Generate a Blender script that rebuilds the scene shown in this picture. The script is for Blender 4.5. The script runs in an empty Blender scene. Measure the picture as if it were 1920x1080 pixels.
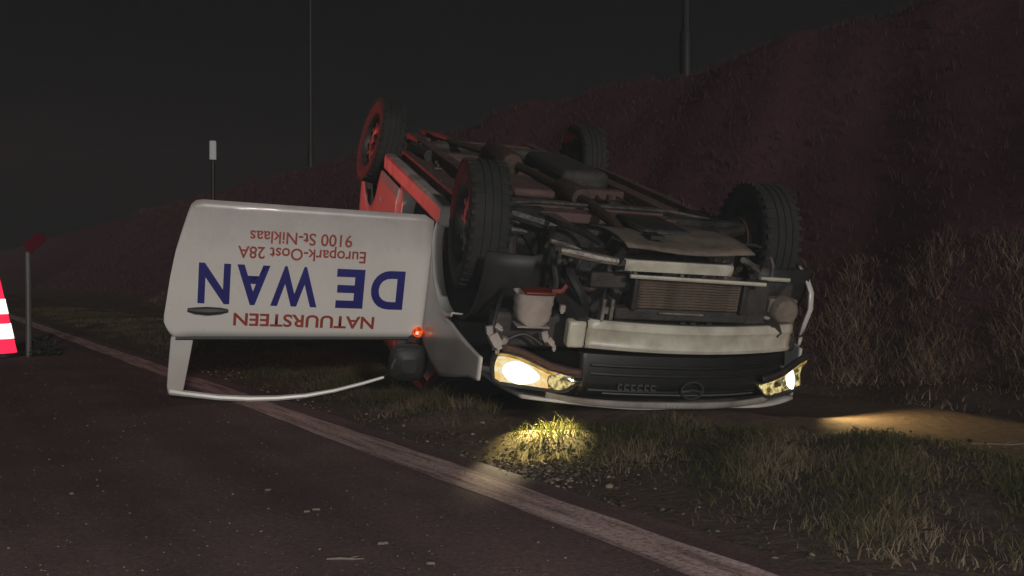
import bpy, bmesh, math, random
import numpy as np
from mathutils import Vector, Matrix

random.seed(7)
rng = np.random.default_rng(7)
PI = math.pi
CA, SA = 0.8437, 0.5368          # direction of the road in plan
R = math.radians
scene = bpy.context.scene
col = scene.collection

# ------------------------------------------------------------------ camera
EYE = 0.66
cam_d = bpy.data.cameras.new('camera')
cam = bpy.data.objects.new('camera', cam_d)
col.objects.link(cam)
cam_d.sensor_width = 36.0
cam_d.lens = 36.0 * 1800.0 / 1920.0
cam_d.clip_start = 0.05
cam_d.clip_end = 2000.0
cam.location = (0, 0, EYE)
cam.rotation_euler = (R(90) - math.atan(20.0 / 1800.0), 0, 0)
scene.camera = cam

# ------------------------------------------------------------------ night sky, key light, exposure
world = bpy.data.worlds.new('World')
scene.world = world
world.use_nodes = True
bg = world.node_tree.nodes['Background']
bg.inputs['Color'].default_value = (0.95, 0.9, 1.0, 1)
bg.inputs['Strength'].default_value = 0.0042

sun_d = bpy.data.lights.new('sun', 'SUN')
sun = bpy.data.objects.new('sun', sun_d)
col.objects.link(sun)
sun_d.energy = 1.12
sun_d.angle = R(3.0)
sun_d.color = (1.0, 0.91, 0.85)
sun_dir = Vector((0.30, -0.92, 0.17)).normalized()        # from the scene towards the light
sun.rotation_euler = sun_dir.to_track_quat('Z', 'Y').to_euler()

# inferred unseen lamp behind the camera, set close to light the black-lifting volume
lamp_d = bpy.data.lights.new('camera_lamp', 'POINT')
lamp_o = bpy.data.objects.new('camera_lamp', lamp_d)
col.objects.link(lamp_o)
lamp_d.energy = 115.0
lamp_d.color = (0.95, 1.0, 0.98)
lamp_d.shadow_soft_size = 0.06
lamp_o.location = (0.0, -0.055, 0.662)

# red tail light of the vehicle that has stopped to the left, outside the frame
red_d = bpy.data.lights.new('tail_light_glow', 'SPOT')
red_d.spot_size = R(34)
red_d.spot_blend = 0.9
red_l = bpy.data.objects.new('tail_light_glow', red_d)
col.objects.link(red_l)
red_d.energy = 820.0
red_d.color = (1.0, 0.12, 0.10)
red_d.shadow_soft_size = 0.12
red_l.location = (-6.0, 9.5, 2.0)
red_l.rotation_euler = (Vector((-6.0, 9.5, 2.0)) - Vector((-0.9, 6.9, 1.62))).to_track_quat('Z', 'Y').to_euler()

scene.view_settings.view_transform = 'Standard'
scene.view_settings.look = 'None'
scene.view_settings.exposure = -0.15
scene.view_settings.gamma = 1.0
scene.view_settings.use_curve_mapping = False
scene.cycles.max_bounces = 6
scene.cycles.transparent_max_bounces = 12
scene.cycles.caustics_reflective = False
scene.cycles.caustics_refractive = False
scene.cycles.sample_clamp_indirect = 3.0


# ------------------------------------------------------------------ materials
def nodes_of(name):
    m = bpy.data.materials.new(name)
    m.use_nodes = True
    nt = m.node_tree
    nt.nodes.clear()
    out = nt.nodes.new('ShaderNodeOutputMaterial')
    return m, nt, out


def N(nt, kind, **kw):
    n = nt.nodes.new(kind)
    for k, v in kw.items():
        setattr(n, k, v)
    return n


def ramp(nt, src, stops):
    r = nt.nodes.new('ShaderNodeValToRGB')
    el = r.color_ramp.elements
    while len(el) > 1:
        el.remove(el[-1])
    for i, (p, c) in enumerate(stops):
        e = el[0] if i == 0 else el.new(p)
        e.position = p
        e.color = (c[0], c[1], c[2], 1)
    nt.links.new(src, r.inputs['Fac'])
    return r.outputs['Color']


def noise(nt, scale, detail=4.0, rough=0.6, coord='Object'):
    tc = nt.nodes.new('ShaderNodeTexCoord')
    n = nt.nodes.new('ShaderNodeTexNoise')
    n.inputs['Scale'].default_value = scale
    n.inputs['Detail'].default_value = detail
    n.inputs['Roughness'].default_value = rough
    nt.links.new(tc.outputs[coord], n.inputs['Vector'])
    return n.outputs['Fac']


def mat(name, c0, c1=None, scale=8.0, rough=0.6, metal=0.0, lo=0.35, hi=0.65, bump=0.0, bscale=60.0, spec=0.5,
        coat=0.0):
    m, nt, out = nodes_of(name)
    b = N(nt, 'ShaderNodeBsdfPrincipled')
    b.inputs['Roughness'].default_value = rough
    b.inputs['Metallic'].default_value = metal
    b.inputs['Specular IOR Level'].default_value = spec
    b.inputs['Coat Weight'].default_value = coat
    if c1 is None:
        c1 = tuple(v * 0.8 for v in c0)
    nt.links.new(ramp(nt, noise(nt, scale), [(lo, c0), (hi, c1)]), b.inputs['Base Color'])
    if bump:
        bp = N(nt, 'ShaderNodeBump')
        bp.inputs['Strength'].default_value = bump
        bp.inputs['Distance'].default_value = 0.01
        nt.links.new(noise(nt, bscale, 3.0), bp.inputs['Height'])
        nt.links.new(bp.outputs['Normal'], b.inputs['Normal'])
    nt.links.new(b.outputs[0], out.inputs['Surface'])
    return m


def tinted(name, stops, rough=0.8, attr='tint', sheen=0.3):
    m, nt, out = nodes_of(name)
    a = N(nt, 'ShaderNodeAttribute', attribute_name=attr)
    c = ramp(nt, a.outputs['Fac'], stops)
    d = N(nt, 'ShaderNodeBsdfDiffuse')
    t = N(nt, 'ShaderNodeBsdfTranslucent')
    mx = N(nt, 'ShaderNodeMixShader')
    mx.inputs[0].default_value = sheen
    nt.links.new(c, d.inputs['Color'])
    nt.links.new(c, t.inputs['Color'])
    nt.links.new(d.outputs[0], mx.inputs[1])
    nt.links.new(t.outputs[0], mx.inputs[2])
    nt.links.new(mx.outputs[0], out.inputs['Surface'])
    return m


def emissive(name, c, strength, dark=None, scale=30.0):
    m, nt, out = nodes_of(name)
    e = N(nt, 'ShaderNodeEmission')
    e.inputs['Strength'].default_value = strength
    if dark:
        nt.links.new(ramp(nt, noise(nt, scale, 2.0), [(0.42, dark), (0.6, c)]), e.inputs['Color'])
    else:
        e.inputs['Color'].default_value = (*c, 1)
    nt.links.new(e.outputs[0], out.inputs['Surface'])
    return m


def retro(name, c, gain=0.9, rough=0.5):
    """Retroreflective sheeting: most light goes back the way it came."""
    m, nt, out = nodes_of(name)
    d = N(nt, 'ShaderNodeBsdfDiffuse')
    d.inputs['Color'].default_value = (*c, 1)
    g = N(nt, 'ShaderNodeBsdfAnisotropic')
    g.inputs['Roughness'].default_value = rough
    g.inputs['Color'].default_value = (*c, 1)
    geo = N(nt, 'ShaderNodeNewGeometry')
    nt.links.new(geo.outputs['Incoming'], g.inputs['Normal'])
    mx = N(nt, 'ShaderNodeMixShader')
    mx.inputs[0].default_value = gain
    nt.links.new(d.outputs[0], mx.inputs[1])
    nt.links.new(g.outputs[0], mx.inputs[2])
    nt.links.new(mx.outputs[0], out.inputs['Surface'])
    return m


def clear_glass(name, gloss=0.12):
    m, nt, out = nodes_of(name)
    t = N(nt, 'ShaderNodeBsdfTransparent')
    t.inputs['Color'].default_value = (0.93, 0.95, 0.95, 1)
    g = N(nt, 'ShaderNodeBsdfAnisotropic')
    g.inputs['Roughness'].default_value = 0.08
    mx = N(nt, 'ShaderNodeMixShader')
    mx.inputs[0].default_value = gloss
    nt.links.new(t.outputs[0], mx.inputs[1])
    nt.links.new(g.outputs[0], mx.inputs[2])
    nt.links.new(mx.outputs[0], out.inputs['Surface'])
    return m


M = {}
M['paint'] = mat('white_paint', (0.62, 0.60, 0.57), (0.47, 0.44, 0.40), 3.0, 0.32, lo=0.35, hi=0.78, bump=0.12, bscale=5.0, coat=0.3)
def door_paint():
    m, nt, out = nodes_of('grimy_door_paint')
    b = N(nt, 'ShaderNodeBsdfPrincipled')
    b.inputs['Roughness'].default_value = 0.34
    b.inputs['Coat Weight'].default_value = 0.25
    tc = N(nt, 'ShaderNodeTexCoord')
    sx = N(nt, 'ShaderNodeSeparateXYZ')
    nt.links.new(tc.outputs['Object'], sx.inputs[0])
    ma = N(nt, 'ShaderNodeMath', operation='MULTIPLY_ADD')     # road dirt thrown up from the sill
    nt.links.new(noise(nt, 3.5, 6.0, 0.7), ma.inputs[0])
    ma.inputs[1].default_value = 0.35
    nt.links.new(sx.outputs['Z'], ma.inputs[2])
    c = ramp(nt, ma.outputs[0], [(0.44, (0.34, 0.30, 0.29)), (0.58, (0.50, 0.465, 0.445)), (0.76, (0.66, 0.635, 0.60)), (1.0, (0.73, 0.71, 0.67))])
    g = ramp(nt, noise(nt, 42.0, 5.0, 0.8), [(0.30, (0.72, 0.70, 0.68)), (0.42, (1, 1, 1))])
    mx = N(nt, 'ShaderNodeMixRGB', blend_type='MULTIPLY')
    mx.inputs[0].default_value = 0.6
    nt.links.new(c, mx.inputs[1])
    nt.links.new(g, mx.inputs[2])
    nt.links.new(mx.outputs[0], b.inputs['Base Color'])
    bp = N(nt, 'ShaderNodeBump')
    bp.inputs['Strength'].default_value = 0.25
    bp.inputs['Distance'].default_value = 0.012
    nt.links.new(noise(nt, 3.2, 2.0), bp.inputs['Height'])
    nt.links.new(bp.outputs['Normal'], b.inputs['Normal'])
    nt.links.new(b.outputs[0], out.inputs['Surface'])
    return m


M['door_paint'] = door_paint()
M['paint_dirty'] = mat('dirty_white_paint', (0.50, 0.47, 0.44), (0.20, 0.17, 0.15), 4.0, 0.5, lo=0.4, hi=0.75)
M['beam'] = mat('galvanised_beam', (0.62, 0.60, 0.50), (0.36, 0.33, 0.27), 7.0, 0.35, lo=0.4, hi=0.75, bump=0.15, bscale=12)
M['black_plastic'] = mat('black_plastic', (0.022, 0.022, 0.023), (0.035, 0.033, 0.032), 12.0, 0.55)
M['grille'] = mat('grille_plastic', (0.008, 0.009, 0.009), (0.014, 0.014, 0.014), 14.0, 0.4)
M['badge'] = mat('dull_badge', (0.05, 0.05, 0.05), (0.035, 0.035, 0.035), 14.0, 0.35)
M['rubber'] = mat('tyre_rubber', (0.015, 0.017, 0.017), (0.027, 0.026, 0.025), 6.0, 0.85, bump=0.3, bscale=90)
M['steel'] = mat('wheel_steel', (0.075, 0.07, 0.07), (0.035, 0.033, 0.032), 14.0, 0.5, metal=0.3)
M['chassis'] = mat('muddy_chassis', (0.080, 0.046, 0.043), (0.135, 0.080, 0.070), 5.0, 0.8, bump=0.6, bscale=30)
M['chassis_dark'] = mat('dark_chassis', (0.026, 0.026, 0.027), (0.060, 0.050, 0.045), 8.0, 0.7, bump=0.5, bscale=40)
M['engine'] = mat('engine_metal', (0.025, 0.025, 0.026), (0.075, 0.070, 0.065), 11.0, 0.5, metal=0.3, bump=0.5, bscale=40)
M['alloy'] = mat('cast_alloy', (0.26, 0.235, 0.21), (0.10, 0.085, 0.075), 14.0, 0.45, metal=0.3, bump=0.4, bscale=50)
M['shield'] = mat('sand_plastic', (0.22, 0.18, 0.145), (0.11, 0.085, 0.07), 7.0, 0.7, bump=0.5, bscale=30)
M['fin'] = mat('radiator_fin', (0.24, 0.185, 0.14), (0.13, 0.095, 0.075), 18.0, 0.55, metal=0.2)
M['bottle'] = mat('milky_plastic', (0.42, 0.37, 0.34), (0.30, 0.25, 0.23), 10.0, 0.45)
M['red_plastic'] = mat('red_plastic', (0.22, 0.035, 0.03), (0.15, 0.025, 0.02), 14.0, 0.5)
M['rust'] = mat('rusty_steel', (0.09, 0.055, 0.042), (0.06, 0.04, 0.033), 16.0, 0.7, metal=0.2, bump=0.4)
M['chrome'] = mat('chrome', (0.7, 0.7, 0.7), (0.6, 0.6, 0.6), 8.0, 0.18, metal=1.0)
M['dark_cloth'] = mat('seat_cloth', (0.025, 0.026, 0.03), (0.04, 0.04, 0.045), 20.0, 0.9)
M['blue_ink'] = mat('blue_vinyl', (0.018, 0.017, 0.16), (0.022, 0.020, 0.19), 8.0, 0.4)
M['red_ink'] = mat('red_vinyl', (0.30, 0.045, 0.03), (0.36, 0.06, 0.04), 12.0, 0.4)
M['grey_metal'] = mat('grey_metal', (0.10, 0.10, 0.10), (0.07, 0.07, 0.07), 9.0, 0.5)
M['dark_post'] = mat('dark_post', (0.012, 0.012, 0.012), (0.010, 0.010, 0.010), 9.0, 0.6)
M['lamp_white'] = emissive('lit_lamp', (1.0, 0.90, 0.58), 1.15, dark=(1.0, 0.62, 0.20), scale=26.0)
M['lamp_core'] = emissive('lamp_core', (1.0, 0.93, 0.78), 3.0)
M['lamp_facet'] = emissive('lit_facets', (1.0, 0.80, 0.34), 1.0, dark=(0.10, 0.07, 0.015), scale=34.0)
M['lamp_amber'] = emissive('amber_rim', (0.9, 0.50, 0.09), 0.8, dark=(0.5, 0.26, 0.04), scale=22.0)
M['indicator'] = emissive('orange_indicator', (1.0, 0.13, 0.02), 1.1, dark=(0.45, 0.03, 0.004), scale=40.0)
M['indicator_core'] = emissive('indicator_core', (1.0, 0.62, 0.42), 1.2)
M['glass'] = clear_glass('lamp_glass')
M['cracked'] = mat('cracked_glass', (0.03, 0.035, 0.035), (0.09, 0.095, 0.095), 25.0, 0.25)
M['cone_red'] = retro('cone_red_sheeting', (0.90, 0.02, 0.07), 0.9, 0.42)
M['cone_white'] = retro('cone_white_sheeting', (0.98, 0.97, 0.88), 1.0, 0.42)
M['band_white'] = retro('white_reflector', (0.34, 0.36, 0.38), 0.5)
M['red_reflector'] = retro('red_reflector', (0.055, 0.006, 0.012), 0.35)
M['mirror'] = mat('mirror_face', (0.5, 0.5, 0.5), (0.4, 0.4, 0.4), 5.0, 0.1, metal=1.0)
M['twig'] = mat('pale_twig', (0.20, 0.155, 0.135), (0.13, 0.10, 0.085), 30.0, 0.8)
M['stone'] = tinted('pebble_stone', [(0.0, (0.04, 0.034, 0.028)), (0.6, (0.10, 0.08, 0.062)), (1.0, (0.26, 0.21, 0.165))], sheen=0.0)
M['verge_grass'] = tinted('verge_blades', [(0.0, (0.034, 0.036, 0.016)), (0.28, (0.076, 0.084, 0.030)), (0.45, (0.105, 0.098, 0.045)),
                                           (0.75, (0.165, 0.125, 0.078)), (1.0, (0.30, 0.22, 0.15))])
M['dry_grass'] = tinted('dry_blades', [(0.0, (0.11, 0.072, 0.052)), (0.6, (0.30, 0.205, 0.14)), (1.0, (0.54, 0.41, 0.28))])
M['bank_grass'] = tinted('bank_blades', [(0.0, (0.075, 0.036, 0.045)), (0.6, (0.105, 0.055, 0.064)), (1.0, (0.135, 0.074, 0.084))])  # blade colour holds the maroon tint of the red light
M['litter'] = tinted('dead_leaves', [(0.0, (0.05, 0.032, 0.022)), (0.6, (0.14, 0.09, 0.058)), (1.0, (0.30, 0.22, 0.15))])
M['weed'] = tinted('weed_leaves', [(0.0, (0.04, 0.05, 0.04)), (1.0, (0.11, 0.12, 0.10))])


def asphalt():
    m, nt, out = nodes_of('asphalt')
    b = N(nt, 'ShaderNodeBsdfPrincipled')
    b.inputs['Roughness'].default_value = 0.85
    b.inputs['Specular IOR Level'].default_value = 0.25
    base = ramp(nt, noise(nt, 1.1, 9.0, 0.72), [(0.34, (0.135, 0.078, 0.080)), (0.5, (0.185, 0.106, 0.108)), (0.72, (0.27, 0.165, 0.155))])
    grain = ramp(nt, noise(nt, 60.0, 3.0, 0.7), [(0.35, (0.55, 0.55, 0.55)), (0.6, (1.1, 1.1, 1.1)), (0.74, (1.9, 1.85, 1.8))])
    mx = N(nt, 'ShaderNodeMixRGB', blend_type='MULTIPLY')
    mx.inputs[0].default_value = 0.75
    tc = N(nt, 'ShaderNodeTexCoord')
    mp = N(nt, 'ShaderNodeMapping')
    mp.inputs['Rotation'].default_value = (0, 0, -math.atan2(CA, -SA))
    nt.links.new(tc.outputs['Object'], mp.inputs['Vector'])
    mp2 = N(nt, 'ShaderNodeMapping')
    mp2.inputs['Scale'].default_value = (0.22, 3.2, 1.0)
    nt.links.new(mp.outputs[0], mp2.inputs['Vector'])
    n1 = N(nt, 'ShaderNodeTexNoise')
    n1.inputs['Scale'].default_value = 1.0
    n1.inputs['Detail'].default_value = 6.0
    nt.links.new(mp2.outputs[0], n1.inputs['Vector'])
    trk = ramp(nt, n1.outputs['Fac'], [(0.36, (0.72, 0.70, 0.70)), (0.55, (1.0, 1.0, 1.0)), (0.7, (1.15, 1.12, 1.1))])
    mt = N(nt, 'ShaderNodeMixRGB', blend_type='MULTIPLY')
    mt.inputs[0].default_value = 1.0
    nt.links.new(base, mt.inputs[1])
    nt.links.new(trk, mt.inputs[2])
    base = mt.outputs[0]
    nt.links.new(base, mx.inputs[1])
    nt.links.new(grain, mx.inputs[2])
    nt.links.new(mx.outputs[0], b.inputs['Base Color'])
    bp = N(nt, 'ShaderNodeBump')
    bp.inputs['Strength'].default_value = 0.5
    bp.inputs['Distance'].default_value = 0.006
    nt.links.new(noise(nt, 120.0, 3.0), bp.inputs['Height'])
    nt.links.new(bp.outputs['Normal'], b.inputs['Normal'])
    nt.links.new(b.outputs[0], out.inputs['Surface'])
    return m


def line_paint():
    m, nt, out = nodes_of('worn_line_paint')
    b = N(nt, 'ShaderNodeBsdfPrincipled')
    b.inputs['Roughness'].default_value = 0.85
    b.inputs['Specular IOR Level'].default_value = 0.2
    tc = N(nt, 'ShaderNodeTexCoord')
    mp = N(nt, 'ShaderNodeMapping')
    mp.inputs['Rotation'].default_value = (0, 0, -math.atan2(CA, -SA))
    nt.links.new(tc.outputs['Object'], mp.inputs['Vector'])
    mp2 = N(nt, 'ShaderNodeMapping')
    mp2.inputs['Scale'].default_value = (2.2, 26.0, 1.0)
    nt.links.new(mp.outputs[0], mp2.inputs['Vector'])
    n1 = N(nt, 'ShaderNodeTexNoise')
    n1.inputs['Scale'].default_value = 1.0
    n1.inputs['Detail'].default_value = 5.0
    nt.links.new(mp2.outputs[0], n1.inputs['Vector'])
    c = ramp(nt, n1.outputs['Fac'], [(0.36, (0.34, 0.215, 0.205)), (0.5, (0.64, 0.43, 0.40)), (0.66, (0.80, 0.57, 0.53))])
    g = ramp(nt, noise(nt, 55.0, 6.0, 0.8), [(0.40, (0.35, 0.33, 0.33)), (0.52, (1, 1, 1)), (0.8, (1.1, 1.1, 1.1))])
    mx = N(nt, 'ShaderNodeMixRGB', blend_type='MULTIPLY')
    mx.inputs[0].default_value = 0.8
    nt.links.new(c, mx.inputs[1])
    nt.links.new(g, mx.inputs[2])
    nt.links.new(mx.outputs[0], b.inputs['Base Color'])
    bp = N(nt, 'ShaderNodeBump')
    bp.inputs['Strength'].default_value = 0.5
    bp.inputs['Distance'].default_value = 0.004
    nt.links.new(noise(nt, 90.0, 3.0), bp.inputs['Height'])
    nt.links.new(bp.outputs['Normal'], b.inputs['Normal'])
    nt.links.new(b.outputs[0], out.inputs['Surface'])
    return m


def soil():
    m, nt, out = nodes_of('soil')
    b = N(nt, 'ShaderNodeBsdfPrincipled')
    b.inputs['Roughness'].default_value = 0.95
    b.inputs['Specular IOR Level'].default_value = 0.1
    a = N(nt, 'ShaderNodeAttribute', attribute_name='bare')
    earth = ramp(nt, noise(nt, 9.0, 8.0, 0.78), [(0.32, (0.055, 0.038, 0.034)), (0.68, (0.150, 0.104, 0.088))])
    bare = ramp(nt, noise(nt, 22.0, 8.0, 0.75), [(0.3, (0.085, 0.058, 0.045)), (0.7, (0.17, 0.118, 0.09))])
    mx = N(nt, 'ShaderNodeMixRGB')
    nt.links.new(a.outputs['Fac'], mx.inputs[0])
    nt.links.new(earth, mx.inputs[1])
    nt.links.new(bare, mx.inputs[2])
    bk = N(nt, 'ShaderNodeAttribute', attribute_name='bank')      # maroon bank cover; the red light's tint is put into its colour
    cover = ramp(nt, noise(nt, 3.0, 9.0, 0.8), [(0.3, (0.10, 0.038, 0.052)), (0.7, (0.14, 0.060, 0.078))])
    mb = N(nt, 'ShaderNodeMixRGB')
    nt.links.new(bk.outputs['Fac'], mb.inputs[0])
    nt.links.new(mx.outputs[0], mb.inputs[1])
    nt.links.new(cover, mb.inputs[2])
    nt.links.new(mb.outputs[0], b.inputs['Base Color'])
    bp = N(nt, 'ShaderNodeBump')
    bp.inputs['Strength'].default_value = 0.4
    bp.inputs['Distance'].default_value = 0.02
    nt.links.new(noise(nt, 30.0, 5.0), bp.inputs['Height'])
    nt.links.new(bp.outputs['Normal'], b.inputs['Normal'])
    nt.links.new(b.outputs[0], out.inputs['Surface'])
    return m


M['asphalt'] = asphalt()
M['line'] = line_paint()
M['soil'] = soil()


# ------------------------------------------------------------------ mesh helpers
class MB:
    def __init__(self):
        self.v = []
        self.f = []

    def add(self, vs, fs):
        o = len(self.v)
        self.v += [tuple(v) for v in vs]
        self.f += [tuple(i + o for i in f) for f in fs]
        return self

    def box(self, lo, hi, rot=None, taper=None):
        x0, y0, z0 = lo
        x1, y1, z1 = hi
        vs = [(x0, y0, z0), (x1, y0, z0), (x1, y1, z0), (x0, y1, z0), (x0, y0, z1), (x1, y0, z1), (x1, y1, z1), (x0, y1, z1)]
        if rot is not None:
            c = Vector(((x0 + x1) / 2, (y0 + y1) / 2, (z0 + z1) / 2))
            vs = [tuple(c + rot @ (Vector(v) - c)) for v in vs]
        return self.add(vs, [(0, 3, 2, 1), (4, 5, 6, 7), (0, 1, 5, 4), (1, 2, 6, 5), (2, 3, 7, 6), (3, 0, 4, 7)])

    def tube(self, pts, r, n=8, caps=True):
        pts = [Vector(p) for p in pts]
        k = len(pts)
        rs = r if isinstance(r, (list, tuple)) else [r] * k
        vs = []
        up = None
        for i, p in enumerate(pts):
            t = (pts[min(i + 1, k - 1)] - pts[max(i - 1, 0)]).normalized()
            if up is None:
                up = Vector((0, 0, 1)) if abs(t.z) < 0.9 else Vector((1, 0, 0))
            a = t.cross(up).normalized()
            b = a.cross(t).normalized()
            up = b
            for j in range(n):
                q = 2 * PI * j / n
                vs.append(p + (a * math.cos(q) + b * math.sin(q)) * rs[i])
        fs = []
        for i in range(k - 1):
            for j in range(n):
                fs.append((i * n + j, i * n + (j + 1) % n, (i + 1) * n + (j + 1) % n, (i + 1) * n + j))
        if caps:
            fs.append(tuple(range(n - 1, -1, -1)))
            fs.append(tuple((k - 1) * n + j for j in range(n)))
        return self.add(vs, fs)

    def lathe(self, prof, n=24, axis='z', origin=(0, 0, 0), close=False):
        ox, oy, oz = origin
        vs, fs = [], []
        k = len(prof)
        for (r, h) in prof:
            for j in range(n):
                q = 2 * PI * j / n
                c, s = r * math.cos(q), r * math.sin(q)
                if axis == 'z':
                    vs.append((ox + c, oy + s, oz + h))
                elif axis == 'y':
                    vs.append((ox + c, oy + h, oz + s))
                else:
                    vs.append((ox + h, oy + c, oz + s))
        rows = k if close else k - 1
        for i in range(rows):
            i2 = (i + 1) % k
            for j in range(n):
                fs.append((i * n + j, i * n + (j + 1) % n, i2 * n + (j + 1) % n, i2 * n + j))
        return self.add(vs, fs)

    def grid(self, rows):
        n = len(rows[0])
        vs = [p for r in rows for p in r]
        fs = [(i * n + j, i * n + j + 1, (i + 1) * n + j + 1, (i + 1) * n + j) for i in range(len(rows) - 1) for j in range(n - 1)]
        return self.add(vs, fs)

    def build(self, name, m, parent=None, bevel=0.0, solid=0.0, smooth=35.0, seg=2):
        me = bpy.data.meshes.new(name)
        me.from_pydata(self.v, [], self.f)
        bm = bmesh.new()
        bm.from_mesh(me)
        bmesh.ops.recalc_face_normals(bm, faces=bm.faces)
        bm.to_mesh(me)
        bm.free()
        me.materials.append(m)
        if smooth:
            me.shade_smooth()
            me.set_sharp_from_angle(angle=R(smooth))
        o = bpy.data.objects.new(name, me)
        col.objects.link(o)
        if parent is not None:
            o.parent = parent
        if solid:
            md = o.modifiers.new('solid', 'SOLIDIFY')
            md.thickness = solid
            md.offset = 0.0
        if bevel:
            md = o.modifiers.new('bevel', 'BEVEL')
            md.width = bevel
            md.segments = seg
            md.limit_method = 'ANGLE'
        return o


def tag(o, label=None, cat=None, group=None, kind=None):
    if label:
        o['label'] = label
    if cat:
        o['category'] = cat
    if group:
        o['group'] = group
    if kind:
        o['kind'] = kind
    return o


def empty(name, loc=(0, 0, 0)):
    o = bpy.data.objects.new(name, None)
    col.objects.link(o)
    o.location = loc
    o.empty_display_size = 0.2
    return o


def copy_tree(o, parent=None):
    c = o.copy()
    col.objects.link(c)
    c.parent = parent
    for ch in list(o.children):
        copy_tree(ch, c)
    return c


def np_mesh(name, V, F4=None, F3=None, tint=None, m=None, attr='tint', smooth=False):
    me = bpy.data.meshes.new(name)
    nq = 0 if F4 is None else len(F4)
    nt = 0 if F3 is None else len(F3)
    me.vertices.add(len(V))
    me.vertices.foreach_set('co', np.asarray(V, np.float32).ravel())
    loops = np.concatenate(([F4.ravel()] if nq else []) + ([F3.ravel()] if nt else [])).astype(np.int32)
    starts = np.concatenate([np.arange(nq) * 4, nq * 4 + np.arange(nt) * 3]).astype(np.int32)
    me.loops.add(len(loops))
    me.loops.foreach_set('vertex_index', loops)
    me.polygons.add(nq + nt)
    me.polygons.foreach_set('loop_start', starts)
    me.update(calc_edges=True)
    me.validate()
    if tint is not None:
        a = me.attributes.new(attr, 'FLOAT', 'POINT')
        a.data.foreach_set('value', np.asarray(tint, np.float32))
    if smooth:
        me.shade_smooth()
    if m:
        me.materials.append(m)
    o = bpy.data.objects.new(name, me)
    col.objects.link(o)
    return o


# ------------------------------------------------------------------ the road's frame: s along the road, d across it
CA, SA = 0.8437, 0.5368


def to_xy(s, d):
    return d * CA - s * SA, d * SA + s * CA


def to_sd(x, y):
    return -x * SA + y * CA, x * CA + y * SA


D_KNOT = np.array([1.60, 1.72, 2.05, 2.55, 3.05, 3.35, 3.62, 4.25, 4.7, 5.4, 6.3, 7.0, 9.5, 12.4, 13.2, 16, 60, 400])
Z_KNOT = np.array([-.02, -.006, .008, .020, .030, .015, -.01, .020, -.10, -.22, -.05, .30, 2.25, 4.55, 4.78, 4.85, 4.6, 4.0])


def ground_z(s, d):
    s = np.asarray(s, float)
    d = np.asarray(d, float)
    z = np.interp(d, D_KNOT, Z_KNOT)
    w = np.clip((d - 1.9) / 0.6, 0, 1)
    flat = np.where((d > 3.55) & (d < 4.3), 0.4, 1.0)
    z = z + w * flat * (0.022 * np.sin(2.1 * s + 1.3 * d) + 0.018 * np.sin(4.7 * s - 3.1 * d + 1) + 0.012 * np.sin(9.3 * d + 2.2 * s))
    far = np.clip((d - 6.0) / 2.0, 0, 1)
    z = z + far * (0.10 * np.sin(0.6 * s + 0.7 * d) + 0.07 * np.sin(1.5 * s - 0.9 * d + 2))
    # hollow pressed in by the cab roof
    x, y = to_xy(s, d)
    z = z - 0.17 * np.exp(-(((x - 0.15) / 0.9) ** 2 + ((y - 6.0) / 0.75) ** 2))
    # the nose has pushed up a ridge of turf
    z = z + 0.065 * np.exp(-(((x - 0.62) / 0.75) ** 2 + ((y - 4.45) / 0.22) ** 2))
    z = z + 0.07 * np.exp(-(((x + 0.22) / 0.26) ** 2 + ((y - 4.28) / 0.16) ** 2))
    # little hollow between the grass and the gravel in front of the lamp
    z = z - 0.03 * np.exp(-(((x - 0.15) / 0.45) ** 2 + ((y - 3.55) / 0.18) ** 2)) + 0.02 * np.exp(-(((x - 0.2) / 0.5) ** 2 + ((y - 3.9) / 0.2) ** 2))
    return z


def sheet(name, ss, dd, zf, m, bare=None, bank=None):
    S, D = np.meshgrid(ss, dd, indexing='ij')
    X, Y = to_xy(S, D)
    Z = zf(S, D)
    V = np.stack([X, Y, Z], -1).reshape(-1, 3)
    n = len(dd)
    i, j = np.meshgrid(np.arange(len(ss) - 1), np.arange(n - 1), indexing='ij')
    a = (i * n + j).ravel()
    F = np.stack([a, a + 1, a + n + 1, a + n], -1)
    F = F[:, ::-1]
    t = None if bare is None else bare(S, D).ravel()
    o = np_mesh(name, V, F4=F, tint=t, m=m, attr='bare', smooth=True)
    me = o.data
    if bank is not None:
        a_ = me.attributes.new('bank', 'FLOAT', 'POINT')
        a_.data.foreach_set('value', bank(S, D).ravel().astype(np.float32))
    bm = bmesh.new()
    bm.from_mesh(me)
    bm.normal_update()
    if sum(f.normal.z for f in bm.faces) < 0:
        bmesh.ops.reverse_faces(bm, faces=bm.faces)
    bm.to_mesh(me)
    bm.free()
    return o


ss = np.concatenate([np.arange(-30, -4, 2.0), np.arange(-4, 14, 0.07), np.arange(14, 60, 0.6), np.arange(60, 901, 40)])
dd = np.concatenate([np.arange(1.60, 7.0, 0.06), np.arange(7.0, 14, 0.25), np.arange(14, 60, 4), np.arange(60, 401, 40)])


def bare_f(S, D):
    g = np.clip(1 - np.abs(D - 1.92) / 0.32, 0, 1)
    dirt = np.clip((D - 3.2) / 0.2, 0, 1) * np.clip((4.45 - D) / 0.25, 0, 1)
    return np.clip(np.maximum(g, dirt), 0, 1)


tag(sheet('terrain', ss, dd, ground_z, M['soil'], bare_f, lambda S, D: np.clip((D - 6.2) / 1.0, 0, 1)), kind='structure')
ss2 = np.concatenate([np.arange(-30, 30, 0.5), np.arange(30, 901, 30)])
tag(sheet('road', ss2, np.array([-6.5, -4, -1, 0, 1.0, 1.74]), lambda S, D: 0 * S, M['asphalt']), kind='structure')
tag(sheet('far_verge', ss2[::6], np.array([-400, -60, -20, -6.5]), lambda S, D: 0 * S - 0.004, M['soil'], lambda S, D: 0 * S), kind='structure')


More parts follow.
